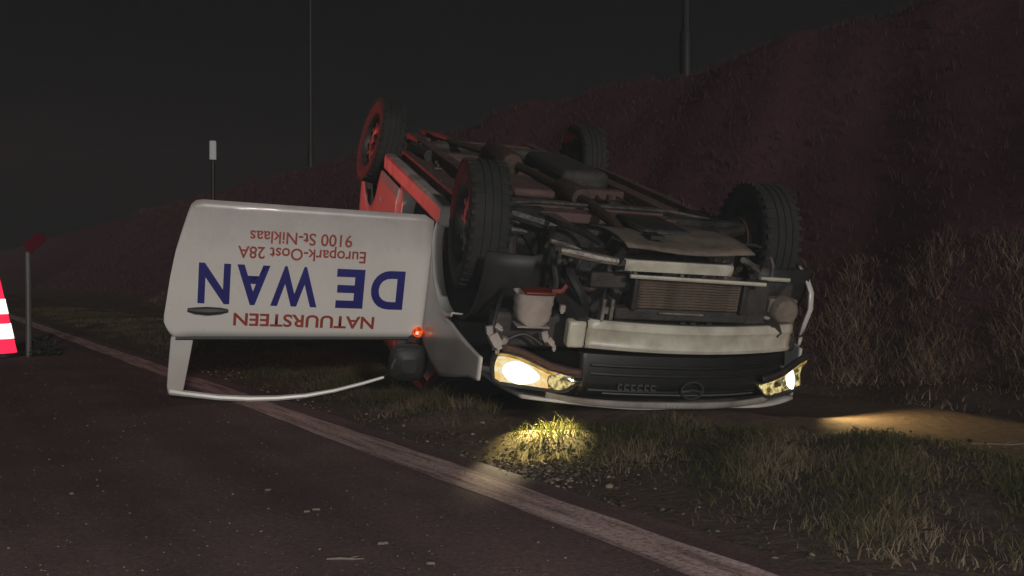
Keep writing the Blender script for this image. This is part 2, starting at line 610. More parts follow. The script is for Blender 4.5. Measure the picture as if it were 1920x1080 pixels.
def painted(name, d0, d1):
    sl = np.arange(-3, 60, 0.12)
    e0 = d0 + 0.006 * np.sin(sl * 3.1) + 0.004 * np.sin(sl * 11.0)
    e1 = d1 + 0.007 * np.sin(sl * 2.3 + 1) + 0.004 * np.sin(sl * 13.0)
    V, F = [], []
    for k in range(len(sl)):
        for e in (e0[k], e1[k]):
            x, y = to_xy(sl[k], e)
            V.append((x, y, 0.0012))
    F = [(2 * k, 2 * k + 1, 2 * k + 3, 2 * k + 2) for k in range(len(sl) - 1)]
    o = MB().add(V, F).build(name, M['line'], smooth=0)
    return tag(o, kind='structure')


painted('edge_line', 1.475, 1.640)

# ------------------------------------------------------------------ the overturned van
van = empty('overturned_van')
van.matrix_world = Matrix(((0.2712, -0.9549, -0.1205, 0.6079),
                           (-0.9266, -0.2929, 0.2357, 4.8626),
                           (-0.2604, 0.0477, -0.9643, 0.5098 + EYE),
                           (0, 0, 0, 1)))
tag(van, 'white company van lying upside down on the grass verge with its headlights lit', 'van')

AX = -2.75


def nose_x(y):
    return 0.87 - (0.36 * abs(y) ** 2.2 if y < 0 else 0.21 * y ** 2.5)


def side_y(x, z, s=-1):
    y = 0.90
    if x > 0.2:
        y -= (0.10 if s < 0 else 0.025) * ((x - 0.2) / 0.5) ** 2
    if z > 0.95:
        y -= 0.14 * ((z - 0.95) / 0.8) ** 1.5
    if z < 0.5:
        y -= 0.05 * ((0.5 - z) / 0.2) ** 2
    if x < -3.1:
        y -= 0.04 * ((-3.1 - x) / 0.4) ** 2
    return y


def roof_z(x):
    return 1.50 + 0.30 * min(1, max(0, (-0.75 - x) / 2.2))


def panel(xs, zlo, zhi, sgn, nz=10):
    rows = []
    for x in xs:
        a, b = zlo(x), zhi(x)
        rows.append([(x, sgn * side_y(x, a + (b - a) * k / nz, sgn), a + (b - a) * k / nz) for k in range(nz + 1)])
    return rows


def arch(x, cx, r, zc, base):
    q = r * r - (x - cx) ** 2
    return max(base, zc + math.sqrt(q)) if q > 0 else base


def lin(a, b, n):
    return [a + (b - a) * i / (n - 1) for i in range(n)]


# --- outer skin
def hood_z(x):
    return 1.09 - 0.19 * max(0, (x + 0.15) / 1.0) ** 1.4


def fender_lo(x, left):
    f = arch(x, 0.0, 0.43, 0.33, 0.33)
    if x > 0.05:
        f = max(f, 0.745 if x > 0.2 else 0.76 - 0.1 * (x - 0.05))
    return f


xs = lin(-0.42, 0.69, 40)
MB().grid(panel(xs, lambda x: fender_lo(x, True), lambda x: hood_z(x) - 0.09 * min(1, max(0, (x - 0.05) / 0.5)), 1)).build('fender', M['paint'], van, solid=0.012)
xs2 = lin(-0.42, 0.44, 40)
MB().grid(panel(xs2, lambda x: fender_lo(x, False), hood_z, -1)).build('fender', M['paint'], van, solid=0.012)
for s in (1, -1):
    # arch lips and liners
    lip = MB()
    a0, a1 = (0.35 * PI, PI)
    rows = []
    for k in range(25):
        q = a0 + (a1 - a0) * k / 24
        x, z = 0.43 * math.cos(q), 0.33 + 0.43 * math.sin(q)
        y = side_y(x, z, s)
        rows.append([(x, s * (y + 0.004), z), (x, s * (y + 0.002), z - 0.02 * math.sin(q)), (x, s * (y - 0.05), z - 0.015 * math.sin(q))])
    lip.grid(rows).build('arch_lip', M['paint'], van, solid=0.006)
    for cx in (0.0, AX):
        ln = MB()
        rows = []
        for k in range(21):
            q = PI * k / 20
            x, z = cx + 0.44 * math.cos(q), 0.33 + 0.44 * math.sin(q)
            rows.append([(x, s * 0.84, z), (x, s * 0.62, z + 0.01), (x, s * 0.5, z - 0.02)])
        ln.grid(rows).build('wheel_arch_liner', M['black_plastic'], van, solid=0.01)
    MB().box((-2.33, min(s * 0.80, s * 0.885), 0.285), (-0.36, max(s * 0.80, s * 0.885), 0.40)).build('sill', M['paint_dirty'], van, bevel=0.02)
    # load-bay side panels
    xr = lin(-3.5, -1.56, 60)
    MB().grid(panel(xr, lambda x: arch(x, AX, 0.41, 0.33, 0.41 if x > AX else 0.36), lambda x: roof_z(x) - 0.05, s, 14)).build(
        'side_panel', M['paint'], van, solid=0.012)
    # pillars of the cab
    bp = MB()
    bp.grid([[(-1.56, s * side_y(-1.5, z), z) for z in lin(0.38, roof_z(-1.56) - 0.05, 10)],
             [(-1.45, s * (side_y(-1.5, z) - 0.015), z) for z in lin(0.38, roof_z(-1.45) - 0.05, 10)],
             [(-1.44, s * (side_y(-1.5, z) - 0.09), z) for z in lin(0.38, roof_z(-1.45) - 0.06, 10)]])
    bp.build('door_pillar', M['paint'], van, solid=0.01)
    MB().tube([(-0.16, s * 0.80, 1.08), (-0.45, s * 0.79, 1.28), (-0.75, s * 0.76, 1.47), (-1.2, s * 0.76, 1.54), (-1.56, s * 0.77, 1.57)],
              [0.045, 0.04, 0.04, 0.04, 0.04], 8).build('roof_pillar', M['black_plastic'], van)

# rear lamp reflector on the side, behind the arch
MB().lathe([(0.0, 0.012), (0.018, 0.01), (0.02, 0.0)], 12, 'y', (-2.22, 0.897, 0.60)).build('side_marker', M['band_white'], van)
MB().box((-2.28, 0.899, 0.70), (-1.62, 0.915, 0.74)).build('rubbing_strip', M['paint_dirty'], van, bevel=0.004)

# roof
rows = []
for x in lin(-3.5, -0.75, 16):
    r = []
    for k in range(13):
        y = -1 + 2 * k / 12
        zz = roof_z(x) - 0.05 * abs(y) ** 3 + 0.03 * math.sin(5 * x + 3 * y) * max(0, 1 - (-0.75 - x) / 1.2)
        r.append((x, y * (0.76 + 0.02 * math.sin(x)), zz))
    rows.append(r)
MB().grid(rows).build('roof', M['paint'], van, solid=0.012)

# rear doors
for s in (1, -1):
    rows = []
    for z in lin(0.38, 1.74, 10):
        rows.append([(-3.52 - 0.03 * math.sin(PI * (z - 0.38) / 1.36), s * y, z) for y in lin(0.01, side_y(-3.5, z) - 0.01, 6)])
    rd = MB().grid(rows).build('rear_door', M['paint'], van, solid=0.02)
    MB().box((-3.57, min(s * 0.10, s * 0.14), 0.8), (-3.545, max(s * 0.10, s * 0.14), 1.0)).build('handle', M['black_plastic'], rd, bevel=0.005)
    MB().box((-3.56, min(s * 0.78, s * 0.86), 0.75), (-3.50, max(s * 0.78, s * 0.86), 1.1)).build('tail_lamp', M['red_plastic'], van, bevel=0.015)
MB().box((-3.62, -0.84, 0.33), (-3.50, 0.84, 0.48)).build('rear_bumper', M['black_plastic'], van, bevel=0.03)

# right cab door, closed
rows = panel(lin(-1.43, -0.43, 14), lambda x: 0.41, lambda x: 1.04, -1, 8)
rd = MB().grid(rows).build('side_door', M['paint'], van, solid=0.02)
MB().box((-1.36, -0.925, 0.88), (-1.18, -0.905, 0.915)).build('handle', M['black_plastic'], rd, bevel=0.006)
MB().tube([(-0.55, -0.87, 1.06), (-0.8, -0.85, 1.34), (-1.2, -0.83, 1.43), (-1.42, -0.84, 1.42), (-1.42, -0.88, 1.06)], 0.022, 6).build('door_window_frame', M['paint'], rd)

# hood and its front lip
rows = []
for y in lin(-0.70, 0.70, 29):
    fx = nose_x(y) - 0.005
    r = []
    for k in range(15):
        x = -0.15 + (fx + 0.15) * k / 14
        z = hood_z(x) + 0.03 * (1 - (y / 0.7) ** 2) * (1 - k / 14) + 0.012 * math.sin(9 * y) * (k / 14) * 0.5 - 0.03 * (abs(y) / 0.7) ** 4
        r.append((x, y, z))
    rows.append(r)
hood = MB().grid(rows).build('hood', M['paint'], van, solid=0.014)
rows = []
for y in lin(-0.50, 0.60, 40):
    x = nose_x(y) - 0.02 * (abs(y) / 0.6) ** 6
    d = 0.012 * (abs(y) / 0.6) ** 4
    rows.append([(x + 0.000, y, 0.872 - d), (x + 0.006, y, 0.877 - d), (x + 0.004, y, 0.890 - d), (x - 0.015, y, 0.912 - d)])
MB().grid(rows).build('hood_lip', M['paint_dirty'], van, solid=0.008)

# wind screen, crushed
rows = []
for k in range(9):
    t = k / 8
    rows.append([(-0.16 - 0.59 * t + 0.04 * (1 - (y / 0.75) ** 2), y * (1 - 0.03 * t), 1.09 + 0.39 * t + 0.015 * math.sin(7 * y + 5 * t)) for y in lin(-0.75, 0.75, 14)])
MB().grid(rows).build('windscreen', M['cracked'], van, solid=0.006)

# --- cab interior
MB().box((-0.75, -0.78, 0.78), (-0.28, 0.78, 1.05)).build('dashboard', M['black_plastic'], van, bevel=0.05)
MB().box((-0.40, -0.80, 0.33), (-0.36, 0.80, 1.06)).build('firewall', M['chassis_dark'], van)
MB().box((-1.75, -0.82, 0.36), (-1.72, 0.82, 1.52)).build('bulkhead', M['black_plastic'], van)
for y in (0.42, -0.40):
    b = MB()
    b.box((-1.45, y - 0.24, 0.55), (-0.95, y + 0.24, 0.72))
    b.box((-1.62, y - 0.23, 0.62), (-1.46, y + 0.23, 1.22), Matrix.Rotation(R(-8), 3, 'Y'))
    b.box((-1.60, y - 0.12, 1.24), (-1.50, y + 0.12, 1.40))
    b.box((-1.40, y - 0.20, 0.36), (-1.0, y + 0.20, 0.55))
    b.build('seat', M['dark_cloth'], van, bevel=0.03)
st = MB()
ring = [(-0.86 + 0.08 * math.sin(2 * PI * k / 20), 0.42 + 0.18 * math.cos(2 * PI * k / 20), 0.98 + 0.165 * math.sin(2 * PI * k / 20)) for k in range(21)]
st.tube(ring, 0.014, 6)
st.tube([(-0.86, 0.25, 0.98), (-0.86, 0.59, 0.98)], 0.014, 6)
st.tube([(-0.86, 0.42, 0.98), (-0.62, 0.42, 0.92)], 0.03, 6)
st.build('steering_wheel', M['black_plastic'], van)

# --- underside
rows = []
for x in lin(-3.45, -0.36, 50):
    r = []
    for k in range(34):
        y = -0.79 + 1.58 * k / 33
        z = 0.315 + 0.012 * (1 if (k % 6) in (0, 1) else 0) + 0.006 * math.sin(11 * x + 2 * y)
        if abs(y) < 0.13 and x > -2.6:
            z += 0.09 * (1 - (y / 0.13) ** 2)
        if -3.3 < x < -2.3 and abs(y) < 0.5:
            z += 0.05
        r.append((x, y, z))
    rows.append(r)
MB().grid(rows).build('floor_pan', M['chassis'], van, solid=0.006)
for s in (1, -1):
    MB().box((-3.4, s * 0.50 - 0.045, 0.235), (-0.30, s * 0.50 + 0.045, 0.312)).build('chassis_rail', M['chassis'], van, bevel=0.008)
    MB().tube([(-0.30, s * 0.50, 0.275), (0.10, s * 0.49, 0.36), (0.45, s * 0.48, 0.48), (0.78, s * 0.47, 0.56)], 0.045, 6).build('front_rail', M['chassis_dark'], van)
    MB().box((-2.3, s * 0.74 - 0.03, 0.25), (-0.40, s * 0.74 + 0.03, 0.31)).build('seam_flange', M['chassis'], van, bevel=0.006)
for x in (-0.55, -1.15, -1.85, -2.35, -3.2):
    MB().box((x - 0.045, -0.455, 0.245), (x + 0.045, 0.455, 0.308)).build('cross_member', M['chassis'], van, bevel=0.008)
MB().box((-2.2, -0.43, 0.16), (-1.3, -0.10, 0.30)).build('fuel_tank', M['chassis_dark'], van, bevel=0.05, seg=3)
MB().box((-1.20, 0.17, 0.20), (-0.62, 0.42, 0.25)).build('heat_shield', M['chassis'], van, bevel=0.02)
MB().tube([(0.42, 0.12, 0.30), (0.10, 0.10, 0.23), (-0.4, 0.06, 0.215), (-1.0, 0.05, 0.22), (-1.5, 0.06, 0.22), (-2.3, 0.14, 0.21), (-2.6, 0.30, 0.20), (-2.95, 0.36, 0.20), (-3.55, 0.38, 0.24)],
          0.028, 10).build('exhaust_pipe', M['rust'], van)
MB().lathe([(0.0, -0.30), (0.07, -0.29), (0.085, -0.25), (0.085, 0.25), (0.07, 0.29), (0.0, 0.30)], 16, 'x', (-2.0, 0.12, 0.21)).build('silencer', M['rust'], van)
MB().lathe([(0.0, -0.2), (0.055, -0.18), (0.065, -0.12), (0.065, 0.12), (0.055, 0.18), (0.0, 0.2)], 16, 'x', (-0.7, 0.055, 0.215)).build('catalyser', M['rust'], van)
ra = MB()
ra.tube([(AX, -0.62, 0.30), (AX - 0.02, -0.4, 0.26), (AX - 0.02, 0.4, 0.26), (AX, 0.62, 0.30)], 0.05, 10)
for s in (1, -1):
    ra.tube([(AX + 0.42, s * 0.56, 0.28), (AX, s * 0.60, 0.29)], [0.045, 0.06], 8)
ra.build('rear_axle', M['chassis_dark'], van)
for s in (1, -1):
    sp = MB()
    pts = [(AX - 0.05 + 0.055 * math.cos(k * 0.7), s * 0.50 + 0.055 * math.sin(k * 0.7), 0.27 + 0.008 * k * 0.7) for k in range(40)]
    sp.tube(pts, 0.009, 5)
    sp.build('coil_spring', M['chassis_dark'], van)
    MB().tube([(AX - 0.12, s * 0.52, 0.26), (AX - 0.25, s * 0.46, 0.52)], [0.028, 0.034], 8).build('shock_absorber', M['chassis_dark'], van)
    # front suspension
    arm = MB()
    arm.tube([(0.16, s * 0.36, 0.27), (0.05, s * 0.66, 0.215)], [0.035, 0.028], 8)
    arm.tube([(-0.26, s * 0.38, 0.27), (0.03, s * 0.66, 0.215)], [0.04, 0.03], 8)
    arm.build('control_arm', M['engine'], van)
    MB().tube([(0.02, s * 0.22, 0.34), (0.01, s * 0.30, 0.335), (0.0, s * 0.64, 0.31)], [0.045, 0.018, 0.02], 8).build('drive_shaft', M['engine'], van)
    MB().tube([(-0.14, s * 0.30, 0.31), (-0.10, s * 0.64, 0.29)], 0.013, 6).build('track_rod', M['alloy'], van)
    MB().tube([(0.0, s * 0.62, 0.34), (-0.03, s * 0.55, 0.80)], [0.05, 0.04], 10).build('strut', M['chassis_dark'], van)
    MB().lathe([(0.03, -0.012), (0.135, -0.012), (0.135, 0.012), (0.03, 0.012)], 24, 'y', (0, s * 0.655, 0.30)).build('brake_disc', M['rust'], van)
MB().tube([(-0.28, -0.62, 0.24), (-0.32, -0.4, 0.22), (-0.32, 0.4, 0.22), (-0.28, 0.62, 0.24)], 0.013, 6).build('anti_roll_bar', M['engine'], van)
sf = MB()
sf.box((-0.34, -0.42, 0.245), (-0.20, 0.42, 0.30))
sf.box((-0.20, 0.30, 0.25), (0.24, 0.40, 0.31))
sf.box((-0.20, -0.40, 0.25), (0.24, -0.30, 0.31))
sf.build('subframe', M['chassis'], van, bevel=0.012)

# --- engine bay seen from below and in front
eng = MB()
eng.box((-0.10, -0.28, 0.30), (0.46, 0.16, 0.80))
eng.box((-0.02, -0.24, 0.235), (0.40, 0.08, 0.31))
eng.box((0.02, 0.16, 0.30), (0.50, 0.46, 0.66))
eng.build('engine', M['engine'], van, bevel=0.03)
pan = MB().box((-0.02, -0.20, 0.195), (0.36, 0.06, 0.234))
pan.build('oil_pan', M['engine'], van, bevel=0.03)
gb = MB()
gb.lathe([(0.0, -0.15), (0.12, -0.14), (0.17, -0.05), (0.175, 0.06), (0.13, 0.14), (0.0, 0.17)], 18, 'y', (0.24, 0.36, 0.40))
for k in range(8):
    q = 2 * PI * k / 8
    gb.box((0.24 + 0.15 * math.cos(q) - 0.012, 0.22, 0.40 + 0.15 * math.sin(q) - 0.012), (0.24 + 0.15 * math.cos(q) + 0.012, 0.5, 0.40 + 0.15 * math.sin(q) + 0.012))
gb.build('gearbox', M['engine'], van)
alt = MB()
for (c, r, h) in (((0.50, -0.30, 0.44), 0.075, 0.12), ((0.40, -0.34, 0.33), 0.06, 0.05), ((0.36, -0.35, 0.55), 0.085, 0.04)):
    alt.lathe([(0.0, -h), (r, -h), (r, -h * 0.3), (r * 0.85, 0), (r, h * 0.3), (r, h), (0.0, h)], 16, 'y', c)
alt.build('alternator', M['alloy'], van)
# small fittings: bolts, brackets, brake lines and looms
bolt_me = None
for k in range(28):
    x = rng.uniform(-2.4, 0.2)
    y = rng.choice([-0.5, 0.5, -0.74, 0.74, -0.3, 0.3]) + rng.uniform(-0.03, 0.03)
    if bolt_me is None:
        o = MB().lathe([(0.0, -0.012), (0.012, -0.012), (0.013, 0.0), (0.022, 0.002), (0.022, 0.006)], 6, 'z').build('bolt', M['engine'], van, smooth=0)
        bolt_me = o.data
    else:
        o = bpy.data.objects.new('bolt', bolt_me)
        col.objects.link(o)
        o.parent = van
    o.location = (x, y, 0.235 if abs(abs(y) - 0.5) < 0.05 else (0.25 if abs(y) > 0.7 else 0.30))
brk_me = None
for k in range(26):
    if brk_me is None:
        o = MB().box((-0.035, -0.02, -0.012), (0.035, 0.02, 0.012)).box((-0.01, -0.014, -0.04), (0.012, 0.014, -0.012)).build('bracket', M['engine'], van, bevel=0.004)
        brk_me = o
    else:
        o = brk_me.copy()
        col.objects.link(o)
    if k < 12:
        o.location = (rng.uniform(-2.2, -0.3), rng.uniform(-0.7, 0.7), 0.295)
        o.rotation_euler = (0, 0, rng.uniform(0, PI))
    else:
        o.location = (rng.uniform(0.35, 0.68), rng.uniform(-0.42, 0.52), rng.uniform(0.26, 0.50))
        o.rotation_euler = tuple(rng.uniform(-1, 1, 3))
    sc_ = rng.uniform(0.6, 1.6)
    o.scale = (sc_, sc_ * rng.uniform(0.6, 1.3), sc_)
for k in range(22):
    if k < 9:
        x0, x1 = rng.uniform(-2.3, -1.0), rng.uniform(-0.8, 0.3)
        y0 = rng.uniform(-0.7, 0.7)
        pts = [(x0 + (x1 - x0) * t, y0 + 0.10 * math.sin(3.0 * t + k) * t, 0.285 + 0.02 * math.sin(9 * t + k)) for t in lin(0, 1, 14)]
        MB().tube(pts, rng.uniform(0.005, 0.011), 6).build('brake_line', M['chassis_dark'] if k % 2 else M['rust'], van)
    else:
        c0 = Vector((rng.uniform(0.30, 0.62), rng.uniform(-0.45, 0.52), rng.uniform(0.25, 0.45)))
        c1 = c0 + Vector((rng.uniform(-0.1, 0.2), rng.uniform(-0.35, 0.35), rng.uniform(-0.02, 0.2)))
        up_ = Vector((rng.uniform(0, 0.12), 0, rng.uniform(-0.14, 0.04)))
        pts = [c0.lerp(c1, t) + up_ * math.sin(PI * t) for t in lin(0, 1, 12)]
        MB().tube([(min(p.x, 0.71), min(max(p.y, -0.5), 0.58), p.z) for p in pts], rng.uniform(0.006, 0.016), 6).build('hose', (M['engine'], M['black_plastic'], M['alloy'], M['rust'])[k % 4], van)
# pale under-shield and crossbars
rows = []
for x in lin(0.08, 0.62, 10):
    rows.append([(x, y, 0.215 + 0.035 * ((x - 0.35) / 0.3) ** 2 + 0.01 * math.sin(9 * y + 4 * x)) for y in lin(-0.40, 0.24, 14)])
MB().grid(rows).build('under_shield', M['shield'], van, solid=0.008)
hole = MB().box((0.42, 0.02, 0.196), (0.52, 0.09, 0.212))
hole.build('drain_hole', M['black_plastic'], van)
low = MB()
ys = lin(-0.17, 0.34, 12)
rows = [[(0.79, y, 0.245), (0.835, y, 0.245), (0.84, y, 0.252), (0.835, y, 0.288), (0.80, y, 0.29)] for y in ys]
low.grid(rows).build('lower_crossmember', M['beam'], van, solid=0.006)
MB().tube([(0.80, 0.36, 0.262), (0.79, 0.45, 0.255), (0.76, 0.52, 0.248), (0.74, 0.60, 0.24)], [0.018, 0.02, 0.022, 0.018], 8).build('crossmember_end', M['alloy'], van)
MB().tube([(0.815, 0.30, 0.318), (0.815, -0.36, 0.325)], 0.009, 6).build('radiator_brace', M['beam'], van)
for y in (-0.15, 0.06, 0.28):
    MB().box((0.806, y - 0.008, 0.291), (0.822, y + 0.008, 0.309)).build('brace_clip', M['alloy'], van)
# radiator: frame and its fins one by one
MB().box((0.74, -0.27, 0.333), (0.765, 0.23, 0.47)).build('radiator', M['fin'], van)
rad = [o for o in van.children if o.name == 'radiator'][0]
fin_me = None
for k in range(11):
    z = 0.338 + k * 0.0124
    if fin_me is None:
        b = MB()
        rows = [[(0.766 + 0.006, y, 0.0), (0.766 + 0.016 + 0.003 * math.sin(31 * y), y, 0.004), (0.766 + 0.006, y, 0.0085)] for y in lin(-0.262, 0.222, 14)]
        b.grid(rows)
        o = b.build('fin', M['fin'], rad, smooth=0)
        fin_me = o.data
    else:
        o = bpy.data.objects.new('fin', fin_me)
        col.objects.link(o)
        o.parent = rad
    o.location = (0.0008 * math.sin(k * 2.3), 0, z)
for y0, y1 in ((-0.30, -0.272), (0.232, 0.26)):
    MB().box((0.735, y0, 0.325), (0.79, y1, 0.48)).build('radiator_tank', M['black_plastic'], rad, bevel=0.008)
MB().box((0.70, -0.33, 0.475), (0.765, 0.32, 0.53)).build('fan_shroud', M['chassis_dark'], van, bevel=0.01)
MB().tube([(0.772, -0.10, 0.492), (0.772, 0.12, 0.49)], 0.006, 6).build('coolant_pipe', M['alloy'], van)
ub = MB()
ub.box((0.76, 0.385, 0.43), (0.80, 0.40, 0.535))
ub.box((0.76, 0.345, 0.43), (0.80, 0.36, 0.535))
ub.box((0.76, 0.361, 0.47), (0.78, 0.384, 0.50))
ub.build('beam_bracket', M['alloy'], van)
MB().box((0.70, -0.44, 0.33), (0.74, -0.31, 0.56)).build('radiator_bracket', M['chassis_dark'], van, bevel=0.01)
MB().box((0.69, 0.27, 0.33), (0.73, 0.44, 0.40)).build('hose_bracket', M['chassis_dark'], van, bevel=0.01)

# bumper beam
rows = []
for y in lin(-0.585, 0.45, 36):
    x = 0.845 - 0.10 * (abs(y) / 0.6) ** 2
    rows.append([(x - 0.05, y, 0.528), (x - 0.008, y, 0.528), (x, y, 0.536), (x + 0.004, y, 0.56), (x - 0.004, y, 0.575), (x - 0.004, y, 0.625),
                 (x + 0.004, y, 0.637), (x, y, 0.650), (x - 0.012, y, 0.657), (x - 0.05, y, 0.657)])
beam = MB().grid(rows).build('bumper_beam', M['beam'], van, solid=0.005)
MB().box((0.735, 0.455, 0.535), (0.80, 0.535, 0.655)).build('crash_box', M['beam'], beam, bevel=0.012)
MB().box((0.70, -0.56, 0.55), (0.755, -0.47, 0.64)).build('crash_box', M['beam'], beam, bevel=0.012)
for y in (-0.11, -0.03, 0.02):
    MB().box((0.80, y - 0.012, 0.512), (0.825, y + 0.012, 0.526)).build('clip', M['black_plastic'], beam)

# washer bottle with red filler, wiring plugs, horn, hoses
wb = MB()
rows = []
for k in range(11):
    t = k / 10
    z = 0.45 + 0.14 * t
    w = 0.085 - 0.012 * t - 0.03 * max(0, t - 0.8) / 0.2
    cx, cy = 0.66, 0.665
    rows.append([(cx + (0.06 if abs(math.cos(q)) > 0 else 0) * math.copysign(abs(math.cos(q)) ** 0.5, math.cos(q)),
                  cy + (w + 0.004 * (k % 3 == 0)) * math.copysign(abs(math.sin(q)) ** 0.5, math.sin(q)), z) for q in [2 * PI * j / 20 for j in range(21)]])
wb.grid(rows)
wb.add([(0.66, 0.665, 0.592)], [])
wbo = wb.build('washer_bottle', M['bottle'], van)
MB().box((0.61, 0.59, 0.592), (0.71, 0.74, 0.60)).build('bottle_base', M['bottle'], wbo, bevel=0.003)
MB().box((0.62, 0.585, 0.436), (0.715, 0.72, 0.450)).build('bottle_cap', M['red_plastic'], wbo, bevel=0.006)
MB().tube([(0.70, 0.60, 0.432), (0.715, 0.56, 0.425), (0.71, 0.54, 0.40)], 0.012, 6).build('filler_pipe', M['red_plastic'], wbo)
plug_me = None
for (x, y, z, r, sc) in ((0.70, 0.88, 0.615, 10, 1.0), (0.72, 0.855, 0.655, 30, 1.5), (0.72, 0.815, 0.655, -20, 0.9), (0.72, 0.635, 0.625, 15, 1.0), (0.72, 0.605, 0.655, 40, 0.9),
                         (0.72, 0.57, 0.50, 0, 0.8), (0.71, 0.845, 0.60, 50, 0.8), (0.72, 0.84, 0.70, 0, 0.6), (0.72, 0.585, 0.68, 10, 0.6)):
    if plug_me is None:
        b = MB().box((-0.012, -0.014, -0.018), (0.012, 0.014, 0.018)).box((-0.006, -0.008, 0.018), (0.006, 0.008, 0.03))
        o = b.build('wiring_plug', M['bottle'], van)
        plug_me = o.data
    else:
        o = bpy.data.objects.new('wiring_plug', plug_me)
        col.objects.link(o)
        o.parent = van
    o.location = (x, y - 0.02, z)
    o.rotation_euler = (R(r), R(r * 0.7), 0)
    o.scale = (sc, sc, sc)
hose_specs = [
    ([(0.5, 0.44, 0.34), (0.62, 0.50, 0.36), (0.68, 0.46, 0.44), (0.64, 0.40, 0.55)], 0.022),
    ([(0.45, 0.22, 0.28), (0.60, 0.26, 0.27), (0.68, 0.34, 0.33), (0.70, 0.30, 0.42)], 0.024),
    ([(0.3, 0.50, 0.24), (0.45, 0.55, 0.25), (0.55, 0.56, 0.33), (0.6, 0.55, 0.45), (0.62, 0.62, 0.62)], 0.014),
    ([(0.2, -0.42, 0.26), (0.4, -0.45, 0.27), (0.58, -0.42, 0.33), (0.62, -0.44, 0.45)], 0.018),
    ([(0.66, 0.80, 0.70), (0.68, 0.84, 0.62), (0.60, 0.80, 0.52), (0.45, 0.74, 0.50)], 0.010),
    ([(0.72, 0.62, 0.67), (0.70, 0.70, 0.63), (0.70, 0.78, 0.66), (0.71, 0.84, 0.70)], 0.008),
    ([(0.10, 0.46, 0.22), (0.30, 0.47, 0.205), (0.46, 0.40, 0.215), (0.60, 0.36, 0.235)], 0.013),
    ([(0.45, -0.46, 0.24), (0.58, -0.36, 0.26), (0.70, -0.28, 0.29)], 0.015),
]
for pts, r in hose_specs:
    P = [Vector(p) for p in pts]
    fine = []
    for i in range(len(P) - 1):
        p0, p1, p2, p3 = P[max(i - 1, 0)], P[i], P[i + 1], P[min(i + 2, len(P) - 1)]
        for k in range(6):
            t = k / 6
            fine.append(0.5 * ((2 * p1) + (p2 - p0) * t + (2 * p0 - 5 * p1 + 4 * p2 - p3) * t * t + (3 * p1 - p0 - 3 * p2 + p3) * t ** 3))
    fine.append(P[-1])
    MB().tube(fine, r, 7).build('hose', M['black_plastic'], van)
MB().tube([(0.74, -0.27, 0.235), (0.70, -0.33, 0.26), (0.62, -0.43, 0.31)], [0.014, 0.016, 0.012], 8).build('tow_bar', M['alloy'], van)
MB().tube([(0.62, -0.45, 0.345), (0.60, -0.62, 0.35)], 0.010, 6).build('wing_brace', M['beam'], van)
MB().tube([(0.60, -0.52, 0.345), (0.55, -0.55, 0.30), (0.5, -0.56, 0.27)], 0.010, 6).build('wing_stay', M['alloy'], van)
hb = MB()
hb.lathe([(0.0, 0.05), (0.055, 0.045), (0.07, 0.02), (0.072, -0.02), (0.05, -0.05), (0.0, -0.055)], 18, 'x', (0.66, -0.575, 0.485))
hb.box((0.60, -0.65, 0.43), (0.66, -0.50, 0.57))
hb.build('fog_lamp', M['shield'], van, bevel=0.008)
MB().tube([(0.73, -0.43, 0.50), (0.735, -0.46, 0.505), (0.735, -0.465, 0.525), (0.735, -0.43, 0.535), (0.735, -0.44, 0.56), (0.735, -0.475, 0.56)], 0.009, 6).build('torn_bracket', M['bottle'], van)
MB().box((0.55, -0.66, 0.36), (0.60, -0.40, 0.60)).build('duct_panel', M['engine'], van, bevel=0.02)
MB().box((0.52, 0.30, 0.56), (0.62, 0.82, 0.72)).build('lamp_carrier', M['chassis_dark'], van, bevel=0.02)
MB().box((0.50, -0.70, 0.62), (0.64, 0.28, 0.70)).build('lock_carrier', M['chassis_dark'], van, bevel=0.02)
# torn edge of the bumper cover on the right corner
rows = []
cor = [(0.36, -0.835, 0.33), (0.41, -0.85, 0.38), (0.455, -0.86, 0.44), (0.475, -0.86, 0.52), (0.46, -0.855, 0.60), (0.455, -0.85, 0.66)]
for (x, y, z) in cor:
    rows.append([(x, y + 0.02, z), (x + 0.012, y + 0.004, z), (x + 0.02, y + 0.03, z)])
MB().grid(rows).build('bumper_corner', M['paint'], van, solid=0.012)
rows = []
for (x, y, z) in ((0.46, -0.848, 0.672), (0.462, -0.846, 0.69), (0.466, -0.842, 0.708)):
    rows.append([(x - 0.02, y, z), (x + 0.012, y + 0.008, z), (x + 0.03, y + 0.03, z)])
MB().grid(rows).build('bumper_remnant', M['paint'], van, solid=0.012)

# grille with bars, ring badge and plate of chrome marks
rows = []
for y in lin(-0.60, 0.47, 30):
    x = nose_x(y) - 0.03
    rows.append([(x - 0.05, y, 0.668), (x - 0.02, y, 0.68), (x - 0.005, y, 0.74), (x, y, 0.80), (x + 0.005, y, 0.862)])
gr = MB().grid(rows).build('grille', M['grille'], van, solid=0.01)
for z in (0.72, 0.76, 0.835):
    b = MB()
    b.tube([(nose_x(y) - 0.026 + 0.012 * (z - 0.72), y, z) for y in lin(-0.50, 0.42, 22)], 0.007, 6)
    b.build('grille_bar', M['grille'], gr)
b = MB()
b.tube([(nose_x(y) - 0.012, y, 0.842) for y in lin(-0.40, 0.36, 22)], 0.004, 6)
b.build('trim_strip', M['grey_metal'], gr)
b = MB()
b.tube([(0.868, -0.06 + 0.052 * math.cos(2 * PI * k / 24), 0.815 + 0.040 * math.sin(2 * PI * k / 24)) for k in range(25)], 0.0055, 6)
b.tube([(0.868, -0.11, 0.822), (0.872, -0.06, 0.812), (0.868, -0.01, 0.822)], 0.005, 6)
b.build('badge', M['badge'], gr)
b = MB()
